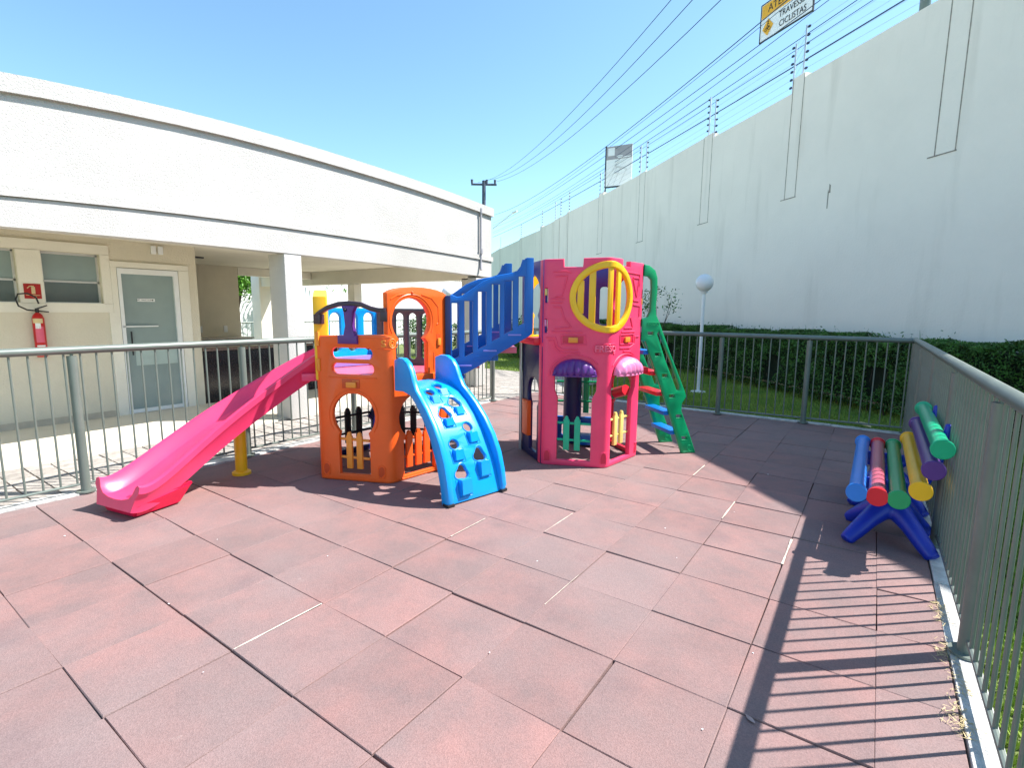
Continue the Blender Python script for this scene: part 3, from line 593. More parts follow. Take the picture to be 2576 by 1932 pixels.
# white plaster bands
P1_ = WX+.001; 
for a in ((-1.0, 2.29, 2.335, 2.46), (-1.0, 2.29, 1.53, 1.645), (1.305, 1.55, 1.65, 2.33), (2.185, 2.29, 1.65, 2.33), (.45, .60, 1.65, 2.33), (2.235, 2.365, .022, 1.528), (2.292, 2.365, 1.529, 2.173), (2.292, 3.32, 2.175, 2.255), (3.175, 3.32, .022, 2.17)):
    bbox('plaster_band', BAND, WX+.0015, WX+.022, a[0], a[1], a[2], a[3])
bbox('skirting', mat('skirting_tile', (.5, .44, .36), rough=.5), WX+.0015, WX+.014, YB, 2.23, .022, .11)
def window(y0, y1):
    wo = bbox('window', WHITEP, WX-.10, WX-.07, y0, y1, 1.64, 1.665)
    for a in ((y0, y0+.022, 1.665, 2.32), (y1-.022, y1, 1.665, 2.32), (y0, y1, 2.30, 2.33), (y0, y1, 1.93, 1.955)):
        o = MB().box(WX-.10, WX-.068, *a).build('frame', mat('alu_frame', (.62, .62, .62), rough=.4, metal=.3, var=.04), wo); o.parent = wo; o.matrix_parent_inverse.identity(); o.data.transform(Matrix.Translation((2.4, 0, 0)))
    for a, m_ in (((y0+.02, y1-.02, 1.955, 2.30), GLASSF), ((y0+.02, y1-.02, 1.665, 1.93), GLASSD)):
        o = MB().box(WX-.088, WX-.082, *a).build('pane', m_, wo); o.data.transform(Matrix.Translation((2.4, 0, 0)))
    bbox('window_sill', BAND, WX-.06, WX+.03, y0-.01, y1+.01, 1.635, 1.654)
# bbox() puts children in the building's own coordinates: keep that convention
def fixloc():
    for c in bd.children: c.location = (0, 0, 0)
window(.62, 1.30); window(1.555, 2.18)
# door with frame, frosted glass, handle and notices
def dchild(name, m_, parent, *a, bev=0.0):
    o = MB().box(*a, bev).build(name, m_, parent); o.data.transform(Matrix.Translation((2.4, 0, 0))); return o
door = bbox('door', WHITEP, WX-.06, WX+.028, 2.37, 2.415, .022, 2.165)
dchild('door_frame', WHITEP, door, WX-.06, WX+.028, 3.10, 3.165, .022, 2.165); dchild('door_frame', WHITEP, door, WX-.06, WX+.028, 2.415, 3.10, 2.085, 2.165); dchild('door_frame', WHITEP, door, WX-.05, WX+.02, 2.415, 3.10, .03, .085)
dchild('glass', GLASSF, door, WX-.02, WX-.01, 2.415, 3.10, .085, 2.085)
dchild('glass_film', mat('pale_film', (.42, .52, .50), rough=.35, var=.06), door, WX-.009, WX-.006, 2.52, 3.08, .74, 1.02)
dchild('grab_bar', WHITEP, door, WX+.01, WX+.028, 2.38, 2.84, 1.315, 1.332); dchild('handle', BLACK, door, WX+.005, WX+.02, 2.475, 2.49, .90, 1.25); dchild('lock', BLACK, door, WX+.029, WX+.033, 2.385, 2.398, .95, 1.0)
dchild('name_plate', WHITEP, door, WX-.004, WX-.001, 2.60, 2.83, 1.69, 1.735)
o = text('lettering', 'WC  MASCULINO', .028, lambda x, y, z: (WX+.0005+z+2.4, 2.70+x, 1.712+y), BLACK, door, .0005)
o = MB().tube([(WX+.001+2.4, 2.80, 1.722), (WX+.001+2.4, 2.80, 1.70)], [.008, .003], 6).build('symbol', BLACK, door)
# light boxes, sockets, drainpipe
for y in (2.86, 2.955): bbox('switch_box', WHITEP, WX+.0015, WX+.03, y-.032, y+.032, 2.40, 2.52, bev=.004)
for y in (4.95, 5.5): bbox('socket', WHITEP, -7.998, -7.985, y-.04, y+.04, 1.05, 1.2)
bbox('ceiling_lamp', GREYP, -6.3, -6.2, 4.1, 4.3, 2.53, 2.558)
o = MB().tube([(-2.375, 7.91, 3.62), (-2.375, 7.91, 2.50)], .022, 10).tube([(-2.372, 7.91, 3.64), (-2.372, 7.91, 3.54)], .032, 8).tube([(-2.36, 7.91, 2.84), (-2.36, 7.91, 2.74)], .032, 8).tube([(-2.375, 7.91, 2.55), (-2.35, 7.89, 2.42)], .026, 8).build('drainpipe', mat('pipe_grey', (.42, .40, .42), rough=.5), bd, BO)
# granite counter inside the pavilion
ct_ = thing('counter', 'dark granite bar counter inside the open pavilion', 'counter', (-4.7, 4, 0))
def cb_(name, m_, *a): o = MB().box(*a, .004).build(name, m_, ct_); o.data.transform(Matrix.Translation((4.7, -4, 0))); return o
cb_('front_panel', GRANITE, -5.05, -4.68, 3.46, 7.0, .024, .90); cb_('worktop', mat('counter_top', (.16, .11, .10), rough=.2, var=.3, scale=30), -5.25, -4.60, 3.46, 7.05, .90, .945); cb_('back_counter', GRANITE, -7.98, -7.4, 3.47, 5.8, .024, .92)
cb_('back_worktop', mat('pale_top', (.5, .46, .42), rough=.3), -7.99, -7.35, 3.47, 5.82, .92, .95)
# extinguisher and its sign on the wall
ex = thing('fire_extinguisher', 'red fire extinguisher hung on the beige wall below its sign', 'fire extinguisher', (WX+.075, 1.44, .95))
MB().tube([(0, 0, 0), (0, 0, .02), (0, 0, .50), (0, 0, .55), (0, 0, .575)], [.05, .062, .062, .045, .02], 18).build('cylinder', REDP, ex)
lb_ = MB()
for a0, a1, z0, z1 in ((-40, 50, .30, .40),): pass
def wrap(name, m_, a0, a1, z0, z1):
    b = MB(); n = 8
    for i in range(n):
        p = [(.0635*math.cos(R(a0+(a1-a0)*k/n)), .0635*math.sin(R(a0+(a1-a0)*k/n))) for k in (i, i+1)]; b.poly([(*p[0], z0), (*p[1], z0), (*p[1], z1), (*p[0], z1)])
    b.build(name, m_, ex)
wrap('label_band', SIGNC, -70, 30, .44, .50); wrap('label', ROSE, -50, 30, .19, .40); wrap('label', WHITEP, -45, 5, .37, .44); wrap('label_print', WHITEP, -50, 30, .135, .155); wrap('label_print', WHITEP, -55, 30, .095, .115)
MB().tube([(0, 0, .57), (0, 0, .63)], .02, 10).tube([(0, -.02, .62), (.03, .10, .67)], .008, 6).tube([(0, -.02, .60), (.03, .11, .585)], .008, 6).build('valve', BLACK, ex)
MB().tube([(0, -.01, .60), (.02, -.10, .61), (.03, -.18, .66), (.03, -.20, .74), (.02, -.17, .81), (.02, -.08, .82), (.02, 0, .77), (.02, .02, .69)], .010, 8).build('hose', BLACK, ex)
es = thing('extinguisher_sign', 'square red sign with extinguisher pictogram between the windows', 'sign', (WX+.024, 1.43, 1.8))
MB().box(0, .004, -.085, .085, -.095, .095).build('panel', SIGNR, es); MB().box(.005, .008, -.012, .026, -.035, .055, .001).box(.005, .008, -.002, .016, .057, .07).build('pictogram', SIGNC, es)
MB().tube([(.006, .0, .066), (.006, -.03, .06), (.006, -.05, .035)], .006, 5).build('pictogram', SIGNC, es); MB().box(.005, .007, -.07, .07, -.055, -.048).build('line', SIGNC, es)
MB().box(.005, .007, -.0, .035, -.078, -.066).build('line', SIGNC, es)

# ---- things beyond the pavilion
ob = thing('neighbour_building', 'bright white building seen beyond the open pavilion', 'building', (-14, 12, 0))
def ob_(name, m_, *a): o = MB().box(*a).build(name, m_, ob); o.data.transform(Matrix.Translation((14, -12, 0))); return o
NW = mat('bright_white_paint', (.84, .84, .82), rough=.9, var=.02)
ob_('wall', NW, -18, -14, 2, 21.5, -.1, 3.1); ob_('wall', NW, -18, -14, 2, 21.5, 3.42, 4.2)
for i in range(40): ob_('vent_slat', WALLB, -14.2, -13.99, 13.0+.2*i, 13.07+.2*i, 3.1, 3.42)
ob_('vent_recess', BLACK, -15, -14.3, 2, 21.4, 3.1, 3.42)
fence('railing', 'small dark railing seen far behind through the pavilion', (-12.2, 7.9), (-12.2, 15.5), [0.02, 2, 4, 6], .14, 1.15, .12, group=None, capr=.025)
# garden globe lamps
def globe_lamp(x, y, zt, label):
    T = thing('globe_lamp', label, 'lamp', (x, y, LZ), 'white garden globe lamps'); MB().tube([(0, 0, 0), (0, 0, .02), (0, 0, .035)], [.16, .15, .05], 20).build('base_plate', WHITEP, T)
    MB().tube([(0, 0, .03), (0, 0, zt-.19-LZ)], .034, 14).tube([(0, 0, zt-.22-LZ), (0, 0, zt-.17-LZ)], [.05, .08], 14).build('pole', WHITEP, T); MB().sphere((0, 0, zt-LZ), .175, 28, 18).build('globe', GLOBE, T); return T
globe_lamp(1.42, 10.41, 2.20, 'white globe lamp on lawn in front of the hedge'); globe_lamp(-6.99, 12.0, 2.16, 'white globe lamp peeking over the orange arch and bridge')
# outdoor bench frame far on the grass
T = thing('exercise_bench', 'small dark metal frame bench standing on the far grass', 'exercise bench', (-3.9, 13.2, LZ))
MB().box(-1.0, .5, -.15, .15, .42, .47).build('seat', BARK, T); 
for x in (-.9, .4): MB().box(x-.03, x+.03, -.12, .12, 0, .42).build('leg', GREYP, T)
MB().tube([(.3, 0, 0), (-.2, 0, .9), (-.25, 0, .95)], .03, 8).build('brace', CHROME, T)

# ================================================================== PLAYSET
PS = thing('playground_set', 'colourful plastic playset of two towers, bridge, slide and ladders', 'playset', (0.2, 3, 0)); PO = Vector((0.2, 3, 0))
def hexa(ax, ay, s, ang=23.5):
    pts = [Vector((ax, ay))]
    for i in range(5): pts.append(pts[-1]+Vector((math.cos(R(ang+60*i)), math.sin(R(ang+60*i))))*s)
    return pts
HO = hexa(.14, 2.29, .72); HP = hexa(1.575, 3.945, .675)
def loc_fn(fn): return lambda s, z, w_=0.0: tuple(Vector(fn(s, z, w_))-PO)
def ext(a, b, l): d = (b-a).normalized(); return a-d*l
def pf(pts, bend=.06): f = path_map(pts, bend); g_ = loc_fn(f); g_.cum = f.cum; return g_
def sub(o, parent): o.parent = parent; return o
TH = .055
# ---- orange tower lower wrap: faces AB and BC with small returns round A and C
A_, B_, C_, D_, E_, F_ = HO
fo = pf([A_+(F_-A_).normalized()*.09, A_, B_, C_, C_+(D_-C_).normalized()*.09]); a0 = fo.cum[1]; a1 = fo.cum[2]; a2 = fo.cum[3]; S = .72
outl = [(0, .0), (fo.cum[4], .0), (fo.cum[4], 1.0), (a1+.10, 1.0), (a1+.06, 1.36), (a1-.02, 1.385), (a0+.02, 1.365), (0, 1.36)]
slot1 = rrect(a0+.15, a0+.56, 1.155, 1.258, .05, 6); slot2 = rrect(a0+.155, a0+.57, 1.013, 1.116, .05, 6)
key1 = keyhole(a0+.355, .065, .155, .625, .212, .212); key2 = keyhole(a1+.34, .045, .185, .60, .235, .22)
front = plate('front_panel', [outl, slot1, slot2, key1, key2], TH, lambda s, z, w_: fo(s, z, w_-TH/2), ORANGE, PS, .012, bend_cuts(fo.cum))
def relief(name, polys, fn, r, m, parent, w0=0.001, closed=False):
    b = MB()
    for pts in polys:
        q = []
        for (x0, y0), (x1, y1) in zip(pts, pts[1:]):
            k = max(1, int(math.hypot(x1-x0, y1-y0)/.04)); q += [(x0+(x1-x0)*i/k, y0+(y1-y0)*i/k) for i in range(k)]
        q.append(pts[-1]); b.tube([fn(x, y, w0) for x, y in q], r, 6)
    o = b.build(name, m, parent)
    if len(polys) > 1: o['kind'] = 'stuff'
    return o
relief('moulded_trim', [arc(a0+.355, .625, .245, .245, -35, 215, 18), arc(a1+.34, .60, .27, .255, -30, 120, 14), [(a0+.12, .985), (a0+.60, .985)], [(a0+.02, .02), (a1+.6, .02)], rrect(a0+.03, a0+.10, .05, .17, .034)+[(a0+.10, .09)], rrect(a1-.13, a1-.06, .05, .17, .034)+[(a1-.06, .09)]], fo, .006, ORANGE, front)
for sx in (a0+.065, a1-.095):
    me = plate_mesh([arc(sx, .105, .032, .05, 0, 180, 10)+[(sx-.032, .05), (sx+.032, .05)]], .004, .001); mapped(me, lambda s, z, w_: fo(s, z, w_+.001)); link('foot_recess', me, plastic('orange_shade_plastic', (.60, .06, .008)), front)  # flat plate, the shade of a recess put into its darker orange
# latch block
def fbox(name, fn, s0, s1, z0, z1, w0, w1, m, parent, bev=.006): return MB().box(s0, s1, w0, w1, z0, z1, bev, lambda s, w_, z: fn(s, z, w_)).build(name, m, parent)
fbox('latch_recess', fo, a0+.255, a0+.43, .885, .972, .0, .004, plastic('orange_shade_plastic', (.60, .06, .008)), front, .001)
fbox('latch_block', fo, a0+.30, a0+.40, .893, .945, .002, .022, PLATE, front); fbox('latch_pin', fo, a0+.36, a0+.425, .953, .958, .004, .010, PLATE, front, .001)
for z0, z1 in ((1.27, 1.40), (1.035, 1.15)): fbox('edge_clip', fo, a0-.005, a0+.04, z0, z1, -.01, .014, PLATE, front)
text('lettering', 'S', .085, lambda x, y, z: fo(a1-.045+x, 1.30+y, z+.001), PLATE, front, .004, .002, 1.3)
relief('letter_ring', [arc(a1+.045, 1.305, .034, .040, 0, 360, 16), arc(a1+.04, 1.305, .016, .022, 30, 330, 8), [(a1+.045, 1.345), (a1+.05, 1.36)]], fo, .005, PLATE, front)
relief('moulded_trim', [[(a1-.10, 1.255), (a1+.02, 1.25), (a1+.09, 1.27), (a1+.10, 1.30)], [(a0+.36, 1.35), (a1-.04, 1.352), (a1+.02, 1.36)]], fo, .004, ORANGE, front)
def picket_fence(name, fn, s0, sx, z0, z1, m, parent, wd=.062, rails=(0.3, 0.79), w0=-.045, span=.30):
    H_ = z1-z0; o = MB()
    for k, r_ in enumerate(rails): o.tube([fn(s0, z0+H_*r_, w0-.012), fn(s0+span*.5, z0+H_*r_-.004, w0-.012), fn(s0+span, z0+H_*r_-.008, w0-.012)], .0135, 8)
    T = o.build(name, m, parent)
    for s_ in sx:
        pts = [(s_-wd/2, z0), (s_+wd/2, z0), (s_+wd/2, z1-.04)]+arc(s_, z1-.04, wd*.36, .04, 0, 180, 6)+[(s_-wd/2, z1-.04)]
        me = plate_mesh([pts], .03, .005); mapped(me, lambda s, z, w_: fn(s, z, w_+w0)); smooth(me); link('picket', me, m, T)
    return T
picket_fence('picket_fence', fo, a0+.19, [a0+.292, a0+.395], .115, .47, PLATE, PS, .058, w0=-.03)
picket_fence('picket_fence', fo, a1+.10, [a1+.23, a1+.34, a1+.44], .11, .47, ORANGE, PS, .07, w0=-.03, span=.42)
# ---- arch panel above BC
fa = pf([B_, C_]); LA = fa.cum[1]
oa = [(.012, .97), (LA+.0, .97), (LA+.0, 1.735)]+[(LA*.5+(LA/2)*math.cos(t)*1.0, 1.735+.085*math.sin(t)) for t in np.linspace(.25, math.pi-.25, 10)]+[(.012, 1.74)]
ka = keyhole(.285, 1.0, .185, 1.50, .222, .215)
arch = plate('arch_panel', [oa, ka], .07, lambda s, z, w_: fa(s, z, w_-.055), ORANGE, PS, .012)
relief('moulded_trim', [arc(.285, 1.50, .252, .248, -25, 205, 20), [(.05, 1.70), (.12, 1.735), (.2, 1.75)], [(.40, 1.75), (.52, 1.72), (.60, 1.64), (.61, 1.48), (.58, 1.47)], [(.54, 1.2), (.54, 1.03)]], fa, .006, ORANGE, arch, -.02)
MB().sphere(fa(.29, 1.765, -.018), .014, 10, 6).build('rivet', ORANGE, arch); fbox('latch_recess', fa, .575, .625, 1.255, 1.375, -.021, -.018, MATS['orange_shade_plastic'], arch, .001); fbox('latch_block', fa, .585, .62, 1.265, 1.335, -.02, .0, PLATE, arch)
# ---- back panels of the orange tower
fde = pf([D_, E_]); fef = pf([E_, F_]); ffa = pf([F_, A_]); LE = fde.cum[1]
def slotted(name, fn, L_, z0, z1, holes, m, parent, z_b=0.0): return plate(name, [[(0.01, z0), (L_-.01, z0), (L_-.01, z1), (.01, z1)]]+holes, .05, lambda s, z, w_: fn(s, z, w_-.03), m, parent, .01)
slotted('slotted_panel', fde, LE, .95, 1.62, [rrect(.06+.155*i, .06+.155*i+.095, 1.05, 1.57, .047, 6) for i in range(4)], GREYP, PS)
slotted('arched_panel', fef, LE, .95, 1.62, [rrect(.07+.205*i, .07+.205*i+.125, 1.15, 1.57, .06, 6) for i in range(3)], SKY, PS)
plate('slide_arch_panel', [[(.01, .95), (LE-.01, .95), (LE-.01, 1.72), (LE*.5, 1.79), (.01, 1.72)], keyhole(LE*.5, .97, .2, 1.45, .24, .25)], .12, lambda s, z, w_: ffa(s, z, w_-.05), YELLOW, PS, .014)
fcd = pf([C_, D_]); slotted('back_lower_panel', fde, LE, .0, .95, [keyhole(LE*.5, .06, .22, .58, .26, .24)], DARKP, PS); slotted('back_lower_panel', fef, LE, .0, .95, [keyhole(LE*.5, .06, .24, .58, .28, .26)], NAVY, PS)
slotted('back_lower_panel', ffa, LE, .0, .95, [keyhole(LE*.5, .06, .22, .58, .26, .24)], ORANGE, PS)
picket_fence('picket_fence', fef, .12, [.28, .42], .12, .52, BLACK, PS, .07, w0=-.02, span=.5); picket_fence('picket_fence', fde, .12, [.28, .42], .12, .52, BLACK, PS, .07, w0=-.02, span=.5)
def hex_plate(name, H_, z0, z1, m, s=.97):
    c = sum(H_, Vector((0, 0)))/6; b = MB(); lo = [b.bm.verts.new((*(c+(p-c)*s-PO.xy), z0)) for p in H_]; hi = [b.bm.verts.new((*(c+(p-c)*s-PO.xy), z1)) for p in H_]
    b.bm.faces.new(lo[::-1]); b.bm.faces.new(hi)
    for i in range(6): b.bm.faces.new((lo[i], lo[(i+1) % 6], hi[(i+1) % 6], hi[i]))
    return b.build(name, m, PS)
hex_plate('platform', HO, .925, .985, ROSE, .93); hex_plate('platform', HP, 1.24, 1.31, RED, .93)
# white counter with tic-tac-toe rollers inside (seen through slots): low lilac dash panel
fbox('dash_panel', fef, .08, .64, .99, 1.10, -.10, -.06, LILAC, PS)
# purple hoop rail and its bracket
hp_ = MB(); q = [(.02, 1.545), (.06, 1.575), (.14, 1.62), (.25, 1.652), (.36, 1.66), (.47, 1.65), (.56, 1.615), (.63, 1.60), (.71, 1.60)]
hoop = plate('hoop_rail', [[(s+a0, z+.022) for s, z in q]+[(s+a0, z-.022) for s, z in q[::-1]]], .05, lambda s, z, w_: fo(s, z, w_-.0), BROWNP, PS, .010, bend_cuts(fo.cum))
fbox('rail_end', fo, a0+.0, a0+.075, 1.47, 1.56, -.045, .028, BROWNP, hoop); fbox('rail_end', fo, a0+.66, a0+.715, 1.50, 1.59, -.045, .028, BROWNP, hoop)
brk = plate('rail_bracket', [[(a0+.285, 1.64), (a0+.425, 1.64), (a0+.395, 1.58), (a0+.385, 1.46), (a0+.41, 1.372), (a0+.43, 1.372), (a0+.43, 1.295), (a0+.238, 1.295), (a0+.238, 1.372), (a0+.295, 1.372), (a0+.315, 1.46), (a0+.305, 1.58)]], .07, lambda s, z, w_: fo(s, z, w_-.005), PURPLE, PS, .012)
MB().sphere(fo(a0+.325, 1.60, .032), .017, 10, 6).build('bolt', BLACK, brk)

# ---- pink tower wrap
A2_, B2_, C2_, D2_, E2_, F2_ = HP
fp = pf([A2_+(F2_-A2_).normalized()*.10, A2_, B2_, C2_, C2_+(D2_-C2_).normalized()*.10], .055); p0, p1, p2, p3 = fp.cum[1], fp.cum[2], fp.cum[3], fp.cum[4]
outl = [(0, 0), (p3, 0), (p3, 2.12), (p1+.365, 2.12), (p1+.365, 2.065), (p1+.215, 2.065), (p1+.215, 2.13), (p1+.21, 2.135), (p1, 2.135), (p0+.395, 2.13), (p0+.39, 2.045), (p0+.205, 2.045), (p0+.20, 2.125), (0, 2.12)]
win = ell(p1+.0, 1.747, .395, .338, 48)
op1 = [(p0+.165, .06), (p0+.515, .06), (p0+.515, .72), (p0+.555, .80), (p0+.56, .95)]+arc(p0+.345, .95, .215, .16, 0, 180, 14)+[(p0+.13, .95), (p0+.135, .80), (p0+.165, .72)]
op2 = [(p1+.085, .045), (p1+.50, .045), (p1+.50, .68), (p1+.565, .80), (p1+.575, .95)]+arc(p1+.325, .95, .25, .16, 0, 180, 14)+[(p1+.075, .95), (p1+.075, .80), (p1+.085, .68)]
sl = [rrect(p0+.005, p0+.045, 1.69, 1.835, .012, 2), rrect(p0+.005, p0+.045, 1.385, 1.525, .012, 2), rrect(p2-.045, p2-.005, 1.69, 1.835, .012, 2), rrect(p2-.045, p2-.005, 1.385, 1.525, .012, 2)]
cuts = bend_cuts(fp.cum, .055)+[p1-.35+.1*i for i in range(8)]
tower = plate('tower_panel', [outl, win, op1, op2]+sl, .06, lambda s, z, w_: fp(s, z, w_-.03), PINK, PS, .012, cuts)
DP = plastic('pink_shade_plastic', (.62, .015, .06))  # darkened pink for flat recess plates, their shade is in the colour
# seen inside the slots: pale clip ends
for sx, zc in ((p0+.012, 1.80), (p0+.012, 1.49), (p2-.03, 1.72), (p2-.03, 1.42)): fbox('clip_end', fp, sx, sx+.022, zc-.035, zc+.03, -.03, .006, CREAM if zc > 1.7 else MAUVE, tower, .003)
relief('moulded_trim', [
    [(p0+.10, 2.0), (p0+.22, 2.005), (p0+.28, 1.99)], [(p0+.12, 1.955), (p0+.24, 1.96), (p0+.19, 1.76), (p0+.12, 1.75)], [(p0+.08, 1.73), (p0+.22, 1.73)], [(p0+.08, 1.695), (p0+.20, 1.695)], [(p0+.11, 1.65), (p0+.18, 1.65), (p0+.22, 1.53), (p0+.29, 1.45), (p0+.12, 1.43)], [(p0+.09, 1.40), (p0+.40, 1.40)],
    [(p0+.04, 1.34), (p0+.13, 1.345), (p0+.155, 1.26), (p0+.20, 1.225), (p0+.36, 1.225)], [(p0+.06, 1.31), (p0+.11, 1.31), (p0+.13, 1.24), (p0+.18, 1.195), (p0+.38, 1.195)], [(p0+.19, 1.365), (p0+.43, 1.365), (p0+.44, 1.275), (p0+.19, 1.27), (p0+.19, 1.365)],
    arc(p0+.345, .95, .27, .22, 35, 180, 16), arc(p1+.325, .95, .30, .22, 0, 150, 16),
    [(p1+.24, 2.01), (p1+.56, 2.0), (p1+.565, 1.88)], [(p1+.42, 1.96), (p1+.55, 1.955), (p1+.51, 1.76), (p1+.42, 1.95)], [(p1+.44, 1.725), (p1+.56, 1.72)], [(p1+.44, 1.68), (p1+.58, 1.67), (p1+.58, 1.56)], [(p1+.27, 1.44), (p1+.45, 1.44), (p1+.40, 1.55)], [(p1+.22, 1.40), (p1+.5, 1.40)],
    [(p1+.20, 1.372), (p1+.47, 1.372), (p1+.47, 1.275), (p1+.20, 1.275), (p1+.20, 1.372)], [(p1+.20, 1.235), (p1+.40, 1.23), (p1+.50, 1.27), (p1+.51, 1.345), (p1+.60, 1.345)], [(p1+.27, 1.20), (p1+.42, 1.19), (p1+.50, 1.15), (p1+.47, 1.06)],
    [(p0+.03, .16), (p0+.09, .16)], [(p2-.08, .16), (p2-.02, .16)]], fp, .0075, PINK, tower, .003)
ring1 = [(p0+.175, .022), (p1-.06, .022)]
for s0, s1, w0 in ((p0+.205, p0+.415, 0), (p1+.225, p1+.455, 0)):
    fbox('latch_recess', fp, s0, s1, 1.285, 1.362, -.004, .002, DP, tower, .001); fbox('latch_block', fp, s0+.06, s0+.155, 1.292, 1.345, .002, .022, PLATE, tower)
# FRESO badge across the corner
relief('badge_rim', [rrect(p1-.16, p1+.125, 1.183, 1.283, .045, 6)+[(p1+.125, 1.23)]], fp, .007, PINK, tower)
text('lettering', 'FRESO', .088, lambda x, y, z: fp(p1-.018+x, 1.233+y, z+.003), plastic('pink_highlight_plastic', (.90, .13, .24)), tower, .009, .0022, 1.0)  # same plastic as the tower, lighter to paint in the highlight on the letters
for sx in (p0+.065, p1-.02, p2-.035):
    me = plate_mesh([arc(sx, .10, .028, .055, 0, 180, 10)+[(sx-.028, .045), (sx+.028, .045)]], .005, .001); mapped(me, lambda s, z, w_: fp(s, z, w_+.001)); link('foot_recess', me, DP, tower)
    relief('recess_lip', [[(sx-.04, .045), (sx-.04, .10), (sx-.025, .155), (sx, .168), (sx+.025, .155), (sx+.04, .10), (sx+.04, .045)]], fp, .005, PINK, tower)
# yellow round window frame wrapped round the corner, with bars
ringo = plate('window_ring', [ell(p1, 1.747, .412, .355, 56), ell(p1, 1.747, .345, .285, 48)], .045, lambda s, z, w_: fp(s, z, w_-.004), YELLOW, PS, .014, cuts+[p1-.42, p1+.42])
for sx in (-.30, -.185, .0, .145): 
    h_ = .29*math.sqrt(max(0, 1-(sx/.345)**2)); pts = [(p1+sx-.033, 1.747-h_-.02), (p1+sx+.033, 1.747-h_-.02), (p1+sx+.033, 1.747+h_+.02), (p1+sx-.033, 1.747+h_+.02)]
    plate('window_bar', [pts], .03, lambda s, z, w_: fp(s, z, w_-.008), YELLOW, ringo, .008, cuts)
# back panels of pink tower
fp_cd, fp_de, fp_ef, fp_fa = pf([C2_, D2_]), pf([D2_, E2_]), pf([E2_, F2_]), pf([F2_, A2_]); LP = fp_cd.cum[1]
slotted('yellow_arch_panel', fp_ef, LP, 1.28, 2.11, [keyhole(LP*.5, 1.33, .17, 1.72, .22, .22)], YELLOW, PS)
slotted('back_panel', fp_de, LP, 1.28, 2.12, [rrect(.05, .15, 1.45, 1.9, .04)], BPURP, PS); slotted('ladder_arch_panel', fp_cd, LP, 1.28, 2.12, [keyhole(LP*.5, 1.31, .2, 1.74, .24, .24)], PINK, PS)
slotted('bridge_arch_panel', fp_fa, LP, 1.28, 2.12, [keyhole(LP*.5, 1.31, .2, 1.74, .24, .24)], BPURP, PS)
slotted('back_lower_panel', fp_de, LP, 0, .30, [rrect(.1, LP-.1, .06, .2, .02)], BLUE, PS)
plate('lower_arch_panel', [[(.06, 0), (LP-.01, 0), (LP-.01, 1.25), (.06, 1.25)], keyhole(LP*.60, .08, .12, .72, .165, .18)], .05, lambda s, z, w_: fp_fa(s, z, w_-.03), NAVY, PS, .01); fbox('door_leaf', fp_fa, .12, .30, .22, .62, -.03, .02, ORANGE, PS, .012)
slotted('lower_arch_panel', fp_cd, LP, 0, 1.25, [keyhole(LP*.5, .05, .2, .72, .23, .22)], RED, PS)
fbox('ledge', fp_fa, .0, LP*.9, 1.255, 1.33, -.02, .07, RED, PS, .012)
MB().tube([fp_fa(.055, 0, .01), fp_fa(.055, 1.28, .01)], .018, 10).build('metal_post', CHROME, PS)
def pillar(p, z0, z1, r, m, name='pillar', n=18): return MB().tube([tuple(Vector((*p, z0))-PO), tuple(Vector((*p, z1))-PO)], r, n).build(name, m, PS)
cp_ = E2_.lerp(D2_, .32); pillar(E2_.lerp(D2_, .35)+Vector((.05, -.12)), 0, 1.24, .11, NAVY)
picket_fence('picket_fence', fp, p0+.15, [p0+.262, p0+.375], .165, .53, TEAL, PS, .062, w0=-.03, span=.40); picket_fence('picket_fence', fp, p1+.08, [p1+.225, p1+.35], .20, .56, CREAM, PS, .062, w0=-.035, span=.42)
picket_fence('picket_fence', fp_de, .05, [.28, .42], .35, .85, GREEN, PS, .07, w0=-.02, span=.6)
rl = MB(); rp_a, rp_b = Vector(fp_cd(.20, .72, -.05)), Vector(fp_cd(.56, .60, -.12)); rl.tube([tuple(rp_a), tuple(rp_a.lerp(rp_b, .48))], .062, 16); rol = rl.build('roller', RED, PS); MB().tube([tuple(rp_a.lerp(rp_b, .5)), tuple(rp_b)], .062, 16).build('roller', GREEN, PS)
MB().tube([fp_cd(.64, .1, -.04), fp_cd(.64, 1.2, -.04)], .022, 10).build('metal_post', SKY, PS)
fbox('play_stool', fp_de, .10, .35, .02, .12, -.35, -.12, BLUE, PS)
# scalloped awnings
def awning(fn, sc_, half, z0, z1, out, m):
    b = MB(); n, k = 26, 7; rows = []
    for j in range(k+1):
        v = j/k; row = []
        for i in range(n+1):
            t = -1+2*i/n; hz = z0+(z1-z0)*math.sqrt(max(0, 1-t*t))*(1-v)**.0
            zz_ = z0+(hz-z0)*math.cos(v*math.pi/2)**.8; w_ = out*math.sin(v*math.pi/2)*math.sqrt(max(.0, 1-t*t*.92))+.022*abs(math.sin(t*math.pi*3.5))*math.sin(v*math.pi*.5+.25)
            row.append(b.bm.verts.new(fn(sc_+half*t, zz_, w_+.004)))
        rows.append(row)
    for a, c in zip(rows, rows[1:]):
        for i in range(n): b.bm.faces.new((a[i], a[i+1], c[i+1], c[i]))
    o = b.build('awning', m, PS); md = o.modifiers.new('s', 'SOLIDIFY'); md.thickness = .008; md.offset = 0
    lip = MB(); lip.tube([fn(sc_+half*t, z0-.004, out*math.sqrt(max(0, 1-t*t*.92))+.016) for t in np.linspace(-1, 1, 22)], .009, 6); lip.build('awning_lip', m, o)
    return o
awning(fp, p0+.338, .222, .965, 1.125, .085, PURPLE); awning(fp, p1+.345, .262, .965, 1.135, .11, MAUVE)

